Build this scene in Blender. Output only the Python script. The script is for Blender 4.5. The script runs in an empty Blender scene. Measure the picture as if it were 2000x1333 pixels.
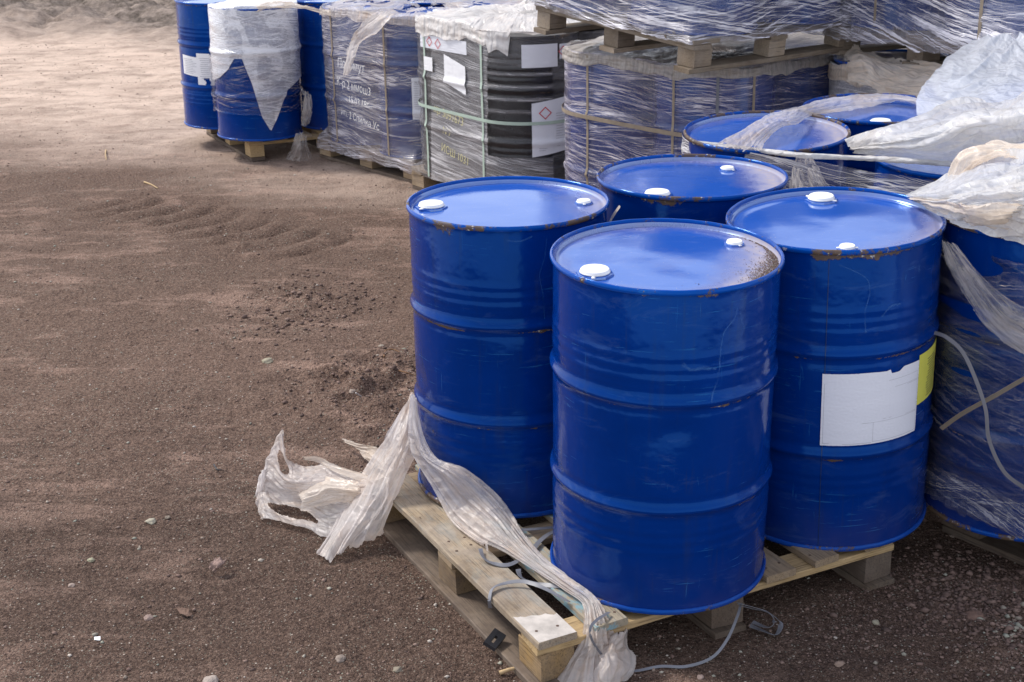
import bpy, bmesh, math, random
import numpy as np
from mathutils import Vector, Matrix, noise
R_ = math.radians
sc = bpy.context.scene
C = sc.collection
random.seed(7); rng = np.random.default_rng(7)

# ------------------------------------------------------------------ camera
F_PX = 2756.0; PITCH = R_(18.82); ROLL = R_(-0.96); CAM = np.array([0, 0, 1.991]); CX = 1027.6; CY = 644.0
_c, _s = math.cos(PITCH), math.sin(PITCH)
_cr, _sr = math.cos(ROLL), math.sin(ROLL)
RIGHT = _cr*np.array([1, 0, 0.]) + _sr*np.array([0, _s, _c])
UP = -_sr*np.array([1, 0, 0.]) + _cr*np.array([0, _s, _c])
FWD = np.array([0, _c, -_s])
cam = bpy.data.cameras.new('camera'); camo = bpy.data.objects.new('camera', cam); C.objects.link(camo)
M = Matrix.Identity(4)
for i in range(3):
    M[i][0] = RIGHT[i]; M[i][1] = UP[i]; M[i][2] = -FWD[i]; M[i][3] = CAM[i]
camo.matrix_world = M
cam.sensor_width = 36; cam.lens = 36*F_PX/2000
cam.shift_x = -(CX-1000)/2000; cam.shift_y = (CY-666.5)/2000
cam.clip_end = 400; cam.clip_start = 0.05
cam.dof.use_dof = True; cam.dof.focus_distance = 3.9; cam.dof.aperture_fstop = 14
sc.camera = camo

# ------------------------------------------------------------------ light
SUN_EL, SUN_AZ = 48.0, 300.0      # azimuth clockwise from +Y
w = bpy.data.worlds.new('World'); sc.world = w; w.use_nodes = True
nt = w.node_tree; nt.nodes.clear()
sky = nt.nodes.new('ShaderNodeTexSky'); sky.sky_type = 'NISHITA'; sky.sun_disc = False
sky.sun_elevation = R_(SUN_EL); sky.sun_rotation = R_(SUN_AZ); sky.air_density = 1.0; sky.dust_density = 3.0
mixw = nt.nodes.new('ShaderNodeMix'); mixw.data_type = 'RGBA'
mixw.inputs[0].default_value = 0.72; mixw.inputs[7].default_value = (7.6, 7.9, 8.9, 1)
bg = nt.nodes.new('ShaderNodeBackground'); bg.inputs[1].default_value = 0.10
wo = nt.nodes.new('ShaderNodeOutputWorld')
tcw = nt.nodes.new('ShaderNodeTexCoord'); spw = nt.nodes.new('ShaderNodeSeparateXYZ'); rmw = nt.nodes.new('ShaderNodeValToRGB')
nt.links.new(tcw.outputs['Generated'], spw.inputs[0]); nt.links.new(spw.outputs[2], rmw.inputs[0])
rmw.color_ramp.elements[0].position = .12; rmw.color_ramp.elements[0].color = (10.6, 10.9, 11.8, 1)      # bright hazy cloud low down
rmw.color_ramp.elements[1].position = .62; rmw.color_ramp.elements[1].color = (6.6, 6.9, 8.0, 1)
nt.links.new(rmw.outputs[0], mixw.inputs[7]); nt.links.new(sky.outputs[0], mixw.inputs[6]); nt.links.new(mixw.outputs[2], bg.inputs[0]); nt.links.new(bg.outputs[0], wo.inputs[0])
sl = bpy.data.lights.new('sun', 'SUN'); sl.energy = 2.3; sl.angle = R_(12); sl.color = (1, .95, .88)
so = bpy.data.objects.new('sun', sl); C.objects.link(so)
d = Vector((math.sin(R_(SUN_AZ))*math.cos(R_(SUN_EL)), math.cos(R_(SUN_AZ))*math.cos(R_(SUN_EL)), math.sin(R_(SUN_EL))))
so.rotation_euler = d.to_track_quat('Z', 'Y').to_euler(); so.location = (0, 0, 20)
sc.view_settings.view_transform = 'Standard'; sc.view_settings.look = 'None'
sc.view_settings.exposure = 0.64; sc.view_settings.gamma = 1
sc.cycles.transparent_max_bounces = 24; sc.cycles.max_bounces = 8
sc.cycles.use_denoising = True

# ------------------------------------------------------------------ helpers
def _ray(px, py): return FWD + (px-CX)/F_PX*RIGHT - (py-CY)/F_PX*UP
def PZ(px, py, z):
    d = _ray(px, py); return Vector(CAM + d*((z-CAM[2])/d[2]))
def PY(px, py, y):
    d = _ray(px, py); return Vector(CAM + d*((y-CAM[1])/d[1]))
def topx(P):
    d = np.array(P)-CAM; z = d@FWD
    return CX + F_PX*(d@RIGHT)/z, CY - F_PX*(d@UP)/z

def tag(o, label=None, cat=None, group=None, kind=None):
    if label: o['label'] = label
    if cat: o['category'] = cat
    if group: o['group'] = group
    if kind: o['kind'] = kind
    return o
def empty(name, loc=(0, 0, 0), rot=None):
    o = bpy.data.objects.new(name, None); C.objects.link(o); o.location = loc; o.empty_display_size = .1
    if rot is not None: o.rotation_euler = rot
    return o
def mesh(name, verts, faces, mat=None, parent=None, smooth=True, uv=None, attr=None):
    me = bpy.data.meshes.new(name)
    me.from_pydata([tuple(v) for v in verts], [], [tuple(f) for f in faces])
    if smooth: me.polygons.foreach_set('use_smooth', [True]*len(me.polygons))
    if uv is not None:
        l = me.uv_layers.new(name='uv'); li = np.empty(len(me.loops), dtype=np.int32); me.loops.foreach_get('vertex_index', li)
        l.data.foreach_set('uv', np.asarray(uv, dtype=np.float32)[li].ravel())
    if attr:
        for k, v in attr.items():
            a = me.attributes.new(k, 'FLOAT', 'POINT'); a.data.foreach_set('value', np.asarray(v, dtype=np.float32))
    if mat: me.materials.append(mat)
    o = bpy.data.objects.new(name, me); C.objects.link(o)
    if parent: o.parent = parent
    return o
def grid_faces(nu, nv, closed=False, keep=None):
    f = []
    for i in range(nu if closed else nu-1):
        for j in range(nv-1):
            if keep is not None and not keep(i, j): continue
            a = i*nv+j; b = ((i+1) % nu)*nv+j
            f.append((a, b, b+1, a+1))
    return f
def fbm(x, y, z=0., o=4):
    return noise.fractal(Vector((x, y, z)), 1.0, 2.0, o)
def nz(x, y, z=0.): return noise.noise(Vector((x, y, z)))
def sstep(a, b, x):
    t = min(1, max(0, (x-a)/(b-a))); return t*t*(3-2*t)

# ------------------------------------------------------------------ material kit
class NT:
    def __init__(s, name):
        s.m = bpy.data.materials.new(name); s.m.use_nodes = True; s.t = s.m.node_tree; s.t.nodes.clear()
        s.out = s.t.nodes.new('ShaderNodeOutputMaterial')
    def n(s, typ, **kw):
        x = s.t.nodes.new('ShaderNode'+typ)
        for k, v in kw.items(): setattr(x, k, v)
        return x
    def l(s, a, b): s.t.links.new(a, b)
    def put(s, inp, v):
        if v is None: return
        if isinstance(v, (int, float)): inp.default_value = v
        elif isinstance(v, (tuple, list)): inp.default_value = tuple(v) if len(v) == len(inp.default_value) else tuple(v)+(1,)
        else: s.l(v, inp)
    def math(s, op, a, b=None, c=None, clamp=False):
        x = s.n('Math', operation=op, use_clamp=clamp)
        for i, v in enumerate((a, b, c)): s.put(x.inputs[i], v)
        return x.outputs[0]
    def mix(s, f, a, b, blend='MIX'):
        x = s.n('Mix', data_type='RGBA', blend_type=blend)
        s.put(x.inputs[0], f); s.put(x.inputs[6], a); s.put(x.inputs[7], b); return x.outputs[2]
    def ramp(s, f, pts, interp='LINEAR'):
        x = s.n('ValToRGB'); x.color_ramp.interpolation = interp
        while len(x.color_ramp.elements) < len(pts): x.color_ramp.elements.new(0.5)
        for e, (p, c) in zip(x.color_ramp.elements, pts):
            e.position = p; e.color = (c, c, c, 1) if isinstance(c, (int, float)) else tuple(c)+(1,)
        s.put(x.inputs[0], f); return x.outputs[0]
    def noise(s, vec, scale=5, detail=4, rough=.55, dist=0):
        x = s.n('TexNoise'); s.put(x.inputs['Vector'], vec); x.inputs['Scale'].default_value = scale
        x.inputs['Detail'].default_value = detail; x.inputs['Roughness'].default_value = rough; x.inputs['Distortion'].default_value = dist
        return x.outputs['Fac']
    def voro(s, vec, scale=5, feature='F1', out='Distance'):
        x = s.n('TexVoronoi', feature=feature); s.put(x.inputs['Vector'], vec); x.inputs['Scale'].default_value = scale
        return x.outputs[out]
    def mapping(s, vec, scale=(1, 1, 1), loc=(0, 0, 0), rot=(0, 0, 0)):
        x = s.n('Mapping'); s.put(x.inputs['Vector'], vec); x.inputs['Scale'].default_value = scale
        x.inputs['Location'].default_value = loc; x.inputs['Rotation'].default_value = rot; return x.outputs[0]
    def coord(s, which='Object'):
        return s.n('TexCoord').outputs[which]
    def sep(s, v):
        x = s.n('SeparateXYZ'); s.put(x.inputs[0], v); return x.outputs
    def comb(s, a, b, c):
        x = s.n('CombineXYZ'); s.put(x.inputs[0], a); s.put(x.inputs[1], b); s.put(x.inputs[2], c); return x.outputs[0]
    def rand(s): return s.n('ObjectInfo').outputs['Random']
    def bump(s, h, strength=.5, dist=.01, normal=None):
        x = s.n('Bump'); s.put(x.inputs['Height'], h); x.inputs['Strength'].default_value = strength; x.inputs['Distance'].default_value = dist
        if normal: s.l(normal, x.inputs['Normal'])
        return x.outputs[0]
    def bsdf(s, col, rough=.5, spec=.5, metal=0, normal=None, coat=0, **kw):
        x = s.n('BsdfPrincipled'); s.put(x.inputs['Base Color'], col); s.put(x.inputs['Roughness'], rough)
        s.put(x.inputs['Specular IOR Level'], spec); s.put(x.inputs['Metallic'], metal)
        if normal: s.l(normal, x.inputs['Normal'])
        s.put(x.inputs['Coat Weight'], coat)
        for k, v in kw.items(): s.put(x.inputs[k], v)
        return x.outputs[0]
    def done(s, sh): s.l(sh, s.out.inputs[0]); return s.m
    def mixsh(s, f, a, b):
        x = s.n('MixShader'); s.put(x.inputs[0], f); s.l(a, x.inputs[1]); s.l(b, x.inputs[2]); return x.outputs[0]

def vec_off(k, v, seed):
    x = k.n('VectorMath', operation='ADD'); k.put(x.inputs[0], v); x.inputs[1].default_value = (seed*3.1, seed*1.7, seed*2.3); return x.outputs[0]

def drum_paint(name, blue=(.0, .023, .175), rust=.5, seed=0, dark=False, rough=.13, rim=False):
    """enamelled steel: object coordinates, z up from the drum's base"""
    k = NT(name); co = k.coord(); xs = k.sep(co); z = xs[2]
    co2 = vec_off(k, co, seed)
    ang = k.math('ARCTAN2', xs[1], xs[0])
    cyl = k.comb(k.math('MULTIPLY', ang, .29), z, seed*1.0)
    big = k.noise(co2, 2.2, 3); fine = k.noise(co2, 60, 4, .7)
    var = k.ramp(k.math('ADD', k.math('MULTIPLY', big, .7), k.math('MULTIPLY', k.noise(co2, 9, 5, .65), .3)), [(.3, .82), (.7, 1.15)])
    col = k.mix(1.0, blue, var, 'MULTIPLY')
    # scuffs: pale hairline scratches and smears, mostly horizontal
    sc1 = k.noise(k.mapping(cyl, (7, 110, 1)), 1, 5, .7, .4)
    zone = k.noise(k.mapping(cyl, (2.5, 6, 1), (seed, 1, 0)), 1.6, 3)
    scr = k.math('MULTIPLY', k.ramp(sc1, [(.60, 0), (.66, 1)]), k.ramp(zone, [(.50, 0), (.62, 1)]))
    sc2 = k.noise(k.mapping(cyl, (80, 6, 1), (seed, 5, 0), (0, 0, .25)), 1, 5, .7, .8)
    scr2 = k.math('MULTIPLY', k.ramp(sc2, [(.64, 0), (.70, .8)]), k.ramp(zone, [(.50, 0), (.6, 1)]))
    scr = k.math('MAXIMUM', scr, scr2, clamp=True)
    pale = (.03, .03, .033) if dark else (.035, .19, .42)
    drip = k.math('MULTIPLY', k.ramp(k.noise(k.mapping(cyl, (38, 2.2, 1), (seed, 2, 0)), 1, 4, .6), [(.55, 0), (.75, .35)]), k.ramp(zone, [(.4, 0), (.62, 1)]))
    col = k.mix(drip, col, (.03, .035, .03) if not dark else (.02, .02, .02))
    sm2 = k.ramp(k.noise(k.mapping(cyl, (5, 16, 1), (seed, 9, 0), (0, 0, .5)), 1, 6, .75, .8), [(.56, 0), (.70, .16)])
    col = k.mix(sm2, col, (.10, .17, .33) if not dark else (.05, .05, .055))
    col = k.mix(k.math('MULTIPLY', scr, .36), col, pale)
    rn = k.noise(co2, 38, 6, .75); rn2 = k.noise(co2, 7, 3)
    # worn strips under the chime, on the hoops and at the foot
    def band(z0, h):
        return k.ramp(k.math('ABSOLUTE', k.math('SUBTRACT', z, z0)), [(0, 1), (h, 0)])
    sect = k.ramp(k.noise(k.mapping(co2, (1, 1, .2)), 2.6, 2), [(.38, 0), (.60, 1)])
    top = k.math('MULTIPLY', k.ramp(z, [(.835, 0), (.866, 1)]), sect)
    hoops = k.math('ADD', band(.572, .010), band(.281, .010))
    foot = band(.003, .02)
    prof = k.math('ADD', k.math('ADD', k.math('MULTIPLY', top, .30), k.math('MULTIPLY', hoops, .20)), k.math('MULTIPLY', foot, .25))
    rf = k.math('ADD', k.math('ADD', k.math('MULTIPLY', rn, .55), k.math('MULTIPLY', rn2, .75)), prof)
    th = 1.02 - .16*rust
    rmask = k.ramp(rf, [(th-.04 if th < 1 else .96, 0), (min(th, 1.0), 1)]) if not rim else k.ramp(k.math('ADD', k.math('MULTIPLY', rn, .6), k.math('MULTIPLY', rn2, .6)), [(.72-.10*rust, 0), (.75-.10*rust, 1)])
    rcol = k.mix(k.noise(co2, 45, 4), (.05, .032, .02), (.17, .105, .05))
    rcol = k.mix(k.ramp(k.noise(co2, 90, 2), [(.62, 0), (.7, 1)]), rcol, (.45, .42, .38))
    col = k.mix(rmask, col, rcol)
    # thin film of road dust low down
    dust = k.math('MULTIPLY', k.ramp(z, [(0, .14), (.16, 0)]), k.ramp(rn2, [(.4, .2), (.7, 1)]))
    col = k.mix(dust, col, (.17, .12, .09))
    r = k.math('ADD', k.math('MULTIPLY', k.math('ADD', rmask, scr, clamp=True), .4), k.math('ADD', k.math('MULTIPLY', fine, .12), rough-.05))
    dent = k.noise(co2, 4.5, 4, .55)
    nb = k.bump(dent, .35, .02); nb = k.bump(fine, .12, .0012, nb); nb = k.bump(rmask, .5, .0012, nb)
    return k.done(k.bsdf(col, r, .5, 0, nb, 0, **({} if dark else {'Specular Tint': (.10, .42, 1.0)})))

def lid_paint(name, blue=(.004, .075, .40), seed=0, dust_dir=(1, -.4), dust=.6, dark=False):  # lid blue set brighter than the body's: light from the sky painted in
    k = NT(name); co = k.coord(); xs = k.sep(co); co2 = vec_off(k, co, seed+5)
    r2 = k.math('POWER', k.math('ADD', k.math('MULTIPLY', xs[0], xs[0]), k.math('MULTIPLY', xs[1], xs[1])), .5)
    n1 = k.noise(co2, 4, 5, .6); n2 = k.noise(co2, 40, 6, .75); n3 = k.noise(co2, 1.6, 2)
    L = math.hypot(*dust_dir)
    side = k.math('ADD', k.math('MULTIPLY', xs[0], dust_dir[0]/L), k.math('MULTIPLY', xs[1], dust_dir[1]/L))
    edge = k.ramp(r2, [(.20, 0), (.283, 1)])
    s2 = k.ramp(side, [(.10, 0), (.29, 1)])
    f = k.math('ADD', k.math('MULTIPLY', s2, .55*dust+.18), k.math('MULTIPLY', edge, .30*dust+.05))
    f = k.math('ADD', f, k.math('MULTIPLY', k.math('SUBTRACT', n1, .5), .7))
    dm = k.math('MULTIPLY', k.ramp(f, [(.08, 0), (.62, .92)]), k.ramp(n2, [(.3, .55), (.65, 1)]))
    spots = k.ramp(k.noise(co2, 150, 2, .5), [(.70, 0), (.76, .7)])
    smear = k.ramp(k.noise(k.mapping(co2, (12, 50, 1), (0, 0, 0), (0, 0, .9)), 1, 5, .7, 1.0), [(.55, 0), (.75, .3)])
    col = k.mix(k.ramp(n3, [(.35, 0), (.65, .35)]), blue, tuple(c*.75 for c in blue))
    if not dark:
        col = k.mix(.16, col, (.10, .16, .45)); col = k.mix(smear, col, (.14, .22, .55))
    col = k.mix(spots, col, (.30, .28, .30))
    col = k.mix(dm, col, (.34, .25, .21))
    rr = k.ramp(k.math('ADD', dm, k.math('MULTIPLY', n2, .16)), [(0, .05), (.25, .16), (.8, .75)])
    nb = k.bump(n3, .3, .02); nb = k.bump(n2, .15, .001, nb)
    return k.done(k.bsdf(col, rr, .5 if not dark else .4, 0, nb, 0, **{'IOR': 2.6 if not dark else 1.5, 'Specular Tint': (.55, .75, 1) if not dark else (1, 1, 1)}))

def wood_mat(name, a=(.26, .18, .10), b=(.44, .32, .19), grey=.35, dirt=.4, paint=0):
    k = NT(name); co = k.coord(); rnd = k.rand()
    x = k.n('VectorMath', operation='ADD'); k.l(co, x.inputs[0]); k.l(k.comb(k.math('MULTIPLY', rnd, 40), k.math('MULTIPLY', rnd, 17), k.math('MULTIPLY', rnd, 23)), x.inputs[1]); co2 = x.outputs[0]
    g = k.noise(k.mapping(co2, (2.5, 55, 55)), 1, 5, .65, .6)
    g2 = k.noise(k.mapping(co2, (9, 210, 210)), 1, 3, .7)
    blot = k.noise(co2, 7, 5, .65); sp = k.noise(co2, 120, 4, .7)
    col = k.mix(g, a, b)
    col = k.mix(k.ramp(g2, [(.50, 0), (.66, .8)]), col, tuple(c*.35 for c in a))
    col = k.mix(k.math('MULTIPLY', k.ramp(blot, [(.35, 0), (.7, 1)]), grey), col, (.42, .38, .34))
    hs = k.n('HueSaturation'); k.put(hs.inputs['Color'], col); k.put(hs.inputs['Value'], k.ramp(rnd, [(0, .72), (1, 1.15)])); col = hs.outputs[0]
    dmask = k.math('MULTIPLY', k.ramp(k.noise(co2, 4.5, 6, .7), [(.40, 0), (.66, 1)]), dirt)
    col = k.mix(dmask, col, (.085, .062, .05))
    col = k.mix(k.ramp(sp, [(.64, 0), (.72, .6)]), col, (.07, .05, .04))
    if paint:
        pm = k.math('MULTIPLY', k.ramp(k.noise(k.mapping(co2, (7, 22, 22)), 1, 6, .75), [(.50, 0), (.58, 1)]), paint)
        col = k.mix(pm, col, (.14, .32, .40))
    nb = k.bump(g, .5, .003); nb = k.bump(g2, .4, .001, nb)
    return k.done(k.bsdf(col, .8, .25, 0, nb))

def film_mat(name, alpha=.25, streak=.7, crump=.3, tint=(.62, .60, .63), beige=.35, lines=1.0, tilt=(.05, -.16, .22), gloss=.5, seed=0, coarse=1.0):
    """stretch film pulled round a load: UV in metres; float attribute 'dens' = number of layers"""
    k = NT(name); uv = vec_off(k, k.coord('UV'), seed)
    dens = k.n('Attribute', attribute_name='dens').outputs['Fac']
    warp = k.noise(k.mapping(uv, (1.3, 2.2, 1)), 1, 2)
    u, v, _ = k.sep(uv)
    wv = k.math('ADD', v, k.math('MULTIPLY', warp, .12))
    fs = []; hs = []
    for i, t in enumerate(tilt):
        vv = k.math('ADD', wv, k.math('MULTIPLY', u, t))
        p = k.comb(k.math('MULTIPLY', u, (1.1+i*.7)*coarse), k.math('MULTIPLY', vv, (34+20*i)*coarse), seed+i*7.7)
        nn = k.noise(p, 1, 2.5, .55, .1)
        line = k.math('SUBTRACT', 1, k.math('MULTIPLY', k.math('ABSOLUTE', k.math('SUBTRACT', nn, .5)), 20+6*i), clamp=True)
        gate = k.ramp(k.noise(k.comb(k.math('MULTIPLY', u, 2.2), k.math('MULTIPLY', vv, 9), seed+i*3.3+20), 1, 3, .6), [(.42, .1), (.60, 1)])
        line = k.math('MULTIPLY', line, gate)
        fs.append(line)
        st = k.ramp(nn, [(.50, 0), (.72, 1)])
        hs.append(k.math('ADD', k.math('MULTIPLY', st, .5), k.math('MULTIPLY', line, .8)))
    ln = k.math('MULTIPLY', k.math('ADD', fs[0], k.math('ADD', k.math('MULTIPLY', fs[1], .9), k.math('MULTIPLY', fs[2], .8))), .62*lines)
    s0 = k.math('MULTIPLY', k.math('ADD', hs[0], k.math('ADD', hs[1], hs[2])), .34)
    patch = k.noise(k.mapping(uv, (3.2, 6, 1)), 1, 4, .6)
    cr = k.voro(k.mapping(uv, (1, 1.6, 1), (seed, 0, 0), (0, 0, .4)), 26, 'DISTANCE_TO_EDGE')
    cr = k.math('SUBTRACT', 1, k.math('MULTIPLY', cr, 14), clamp=True)
    cn = k.noise(uv, 22, 6, .75, 1.2)
    cf = k.math('MULTIPLY', k.math('ADD', k.math('MULTIPLY', cr, .35), k.ramp(cn, [(.5, 0), (.7, .8)])), crump)
    a = k.math('ADD', k.math('MULTIPLY', s0, streak*.8), k.math('ADD', ln, cf))
    a = k.math('MULTIPLY', a, k.ramp(patch, [(.3, .45), (.65, 1.15)]))
    a = k.math('MULTIPLY', k.math('ADD', a, alpha), dens, clamp=True)
    a = k.math('MINIMUM', a, .96)
    col = k.mix(k.ramp(k.noise(k.mapping(uv, (2, 16, 1)), 1, 4), [(.42, 0), (.7, beige)]), tint, (.50, .40, .30))
    col = k.mix(k.math('MULTIPLY', ln, .6, clamp=True), col, (.85, .83, .84))
    h = k.math('ADD', k.math('ADD', s0, k.math('MULTIPLY', ln, .8)), k.math('MULTIPLY', cf, 1.2))
    nb = k.bump(h, .45, .004)
    sh = k.bsdf(col, .32, .5, 0, nb)
    tr = k.n('BsdfTransparent'); tr.inputs[0].default_value = (.97, .97, .98, 1)
    gl = k.n('BsdfGlossy'); gl.inputs['Roughness'].default_value = .16; gl.inputs[0].default_value = (1, 1, 1, 1); k.l(nb, gl.inputs['Normal'])
    fr = k.n('Fresnel'); fr.inputs[0].default_value = 1.5; k.l(nb, fr.inputs['Normal'])
    base = k.mixsh(k.math('MULTIPLY', fr.outputs[0], gloss*1.6, clamp=True), tr.outputs[0], gl.outputs[0])
    return k.done(k.mixsh(a, base, sh))

def sheet_mat(name, col=(.78, .76, .75), col2=(.62, .52, .42), opac=.85, fib=1.0, translucent=.35, seed=0, bumpd=.006, fine_scale=1.0, crease=1.0):
    """loose polythene: UV in metres, u across the folds, v along them"""
    k = NT(name); uv = vec_off(k, k.coord('UV'), seed); co = k.coord()
    f1 = k.noise(k.mapping(uv, (70*fine_scale, 7*fine_scale, 1)), 1, 4, .65, .5)
    f2 = k.noise(k.mapping(uv, (220*fine_scale, 12*fine_scale, 1)), 1, 3, .6, .3)
    bl = k.noise(co, 6, 5, .6, .4); cr = k.noise(uv, 16, 6, .7, 1.3)
    c = k.mix(k.ramp(k.math('ADD', k.math('MULTIPLY', bl, .6), k.math('MULTIPLY', f1, .4)), [(.45, 0), (.68, .75)]), col, col2)
    dirt = k.ramp(k.noise(uv, 40, 6, .8, .6), [(.62, 0), (.74, .45)])
    c = k.mix(dirt, c, (.36, .28, .22))
    a = k.ramp(k.math('ADD', k.math('MULTIPLY', f1, .55), k.math('ADD', k.math('MULTIPLY', bl, .35), k.math('MULTIPLY', f2, .12))), [(.40, max(0, opac-.42*fib-.05)), (.60, min(1, opac+.22))])
    ce = k.voro(vec_off(k, k.mapping(uv, (1, .6, 1), (0, 0, 0), (0, 0, .5)), seed), 13, 'DISTANCE_TO_EDGE'); ce2 = k.voro(k.mapping(uv, (1, .7, 1), (0, 0, 0), (0, 0, -.6)), 31, 'DISTANCE_TO_EDGE')
    cr = k.math('ADD', k.math('MULTIPLY', cr, .5), k.math('ADD', k.math('MULTIPLY', ce, -4.5*crease), k.math('MULTIPLY', ce2, -2.5*crease)))
    h = k.math('ADD', k.math('ADD', k.math('MULTIPLY', f1, fib), k.math('MULTIPLY', f2, .12*fib)), k.math('MULTIPLY', cr, .9))
    nb = k.bump(h, .7, bumpd)
    sh = k.bsdf(c, .27, .5, 0, nb)
    tl = k.n('BsdfTranslucent'); k.l(c, tl.inputs[0]); k.l(nb, tl.inputs['Normal'])
    sh = k.mixsh(translucent, sh, tl.outputs[0])
    tr = k.n('BsdfTransparent'); tr.inputs[0].default_value = (.96, .96, .96, 1)
    return k.done(k.mixsh(a, tr.outputs[0], sh))

def plain(name, col, rough=.5, spec=.5, n=0.15, metal=0, scale=30):
    k = NT(name); co = k.coord(); f = k.noise(co, scale, 5, .65)
    c = k.mix(k.ramp(f, [(.35, 0), (.7, n)]), col, tuple(x*.45 for x in col))
    return k.done(k.bsdf(c, rough, spec, metal, k.bump(f, .2, .001)))

MAT = {}
MAT['cap'] = plain('white_plastic', (.86, .86, .85), .35, .5, .08)
MAT['strap'] = plain('grey_strapping', (.17, .175, .20), .4, .5, .3)
MAT['strap_beige'] = plain('beige_strapping', (.29, .235, .175), .6, .3, .5)
MAT['strap_dull'] = plain('dull_strapping', (.15, .125, .10), .6, .3, .35)
MAT['strap_green'] = plain('pale_green_strapping', (.42, .52, .44), .5, .4, .2)
MAT['paper'] = plain('label_paper', (.70, .71, .76), .6, .3, .08, 0, 8)
MAT['paper_white'] = plain('white_paper', (.82, .82, .84), .6, .3, .08, 0, 12)
MAT['yellow'] = plain('yellow_label_paper', (.62, .60, .10), .6, .3, .12, 0, 15)
MAT['ink'] = plain('printing_ink', (.05, .05, .06), .7, .2, .1)
MAT['ink_grey'] = plain('faded_ink', (.42, .42, .46), .7, .2, .1)
MAT['ink_red'] = plain('red_ink', (.55, .05, .07), .7, .2, .1)
MAT['marker'] = plain('white_marker', (.85, .85, .86), .6, .2, .05)
MAT['marker_yellow'] = plain('yellow_marker', (.70, .65, .34), .6, .2, .1)
MAT['black_plastic'] = plain('black_plastic', (.03, .03, .035), .45, .4, .3)
MAT['wood'] = wood_mat('pallet_wood', grey=.35, dirt=.35)
MAT['wood_fresh'] = wood_mat('pallet_wood_fresh', (.44, .29, .13), (.60, .44, .23), .15, .25)
MAT['wood_blue'] = wood_mat('pallet_wood_blue_paint', (.28, .23, .15), (.42, .36, .24), .4, .35, .7)
MAT['wood_white'] = wood_mat('pallet_wood_bleached', (.32, .235, .145), (.56, .45, .31), .6, .6, .1)
MAT['wood_dirty_shaded'] = wood_mat('pallet_wood_dirty_shaded', (.12, .088, .062), (.19, .14, .10), .2, .85)
MAT['wood_block'] = wood_mat('pallet_wood_block', (.20, .125, .055), (.40, .26, .11), .3, .75)
MAT['white_paint'] = plain('worn_white_paint', (.60, .55, .50), .7, .3, .7, 0, 18)
MAT['wood_grey'] = wood_mat('pallet_wood_weathered', (.20, .15, .10), (.33, .26, .18), .4, .45)

# ------------------------------------------------------------------ ground
def ridge(t): return 1-abs(t)*2
def ground_h(x, y):
    h = .020*fbm(x*.8, y*.8, 3, 3) + .008*fbm(x*3.1, y*3.1, 1, 4)
    h += .0055*fbm(x*13, y*13, 9, 4)
    # lugs of a tyre track pressed into the dirt
    cx, cy = -1.75, 7.75
    a = R_(-38); u = (x-cx)*math.cos(a)+(y-cy)*math.sin(a); v = -(x-cx)*math.sin(a)+(y-cy)*math.cos(a)
    m = math.exp(-(v/.30)**4)*sstep(-1.15, -.8, u)*(1-sstep(.75, 1.05, u))
    if m > .01: h += m*(.65+.7*fbm(x*5, y*5, 2, 3))*(.058*(abs(math.sin((u+.9*v*v)*math.pi/.22+1.0*nz(x*2, y*2)))**.7)-.028)
    for (mx, my, mr, mh) in ((-.62, 5.25, .35, .05), (-.35, 4.85, .25, .03), (-1.05, 6.3, .22, .04), (1.05, 3.45, .35, .018), (1.45, 3.25, .4, .03), (.9, 2.95, .3, .02)):
        q = ((x-mx)**2+(y-my)**2)/mr**2
        if q < 6: h += math.exp(-q)*mh*(.6+1.2*fbm(x*7, y*7, 5, 4))
    if y > 15:
        t = sstep(15.5, 20, y-.15*x-1.5*nz(x*.3, 2)); h += t*(.12+.30*abs(fbm(x*.7, y*.7, 4, 5))+.10*fbm(x*3.5, y*3.5, 6, 4))
    if y > 10: h += .012*fbm(x*1.1, y*2.2, 8, 5)*sstep(10, 12, y)
    # level where the front pallet and the stacks stand
    for (px_, py_, pr) in ((.5, 3.85, .75), (1.75, 3.7, .6)):
        q = math.hypot(x-px_, y-py_)
        if q < pr+.3: h *= .15+.85*sstep(pr-.2, pr+.3, q)
    return h
ys = [1.6]
while ys[-1] < 30: ys.append(ys[-1]+max(.0085, .0026*ys[-1]))
while ys[-1] < 220: ys.append(ys[-1]*1.15)
ny = len(ys); nx = 560
V = []; 
for y in ys:
    hw = .52*y+1.2
    if y > 30: hw = y*1.2
    for i in range(nx):
        t = i/(nx-1)*2-1; x = t*hw
        V.append((x, y, ground_h(x, y)))
F = grid_faces(ny, nx)
F = [(f[0], f[3], f[2], f[1]) for f in F]
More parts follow.
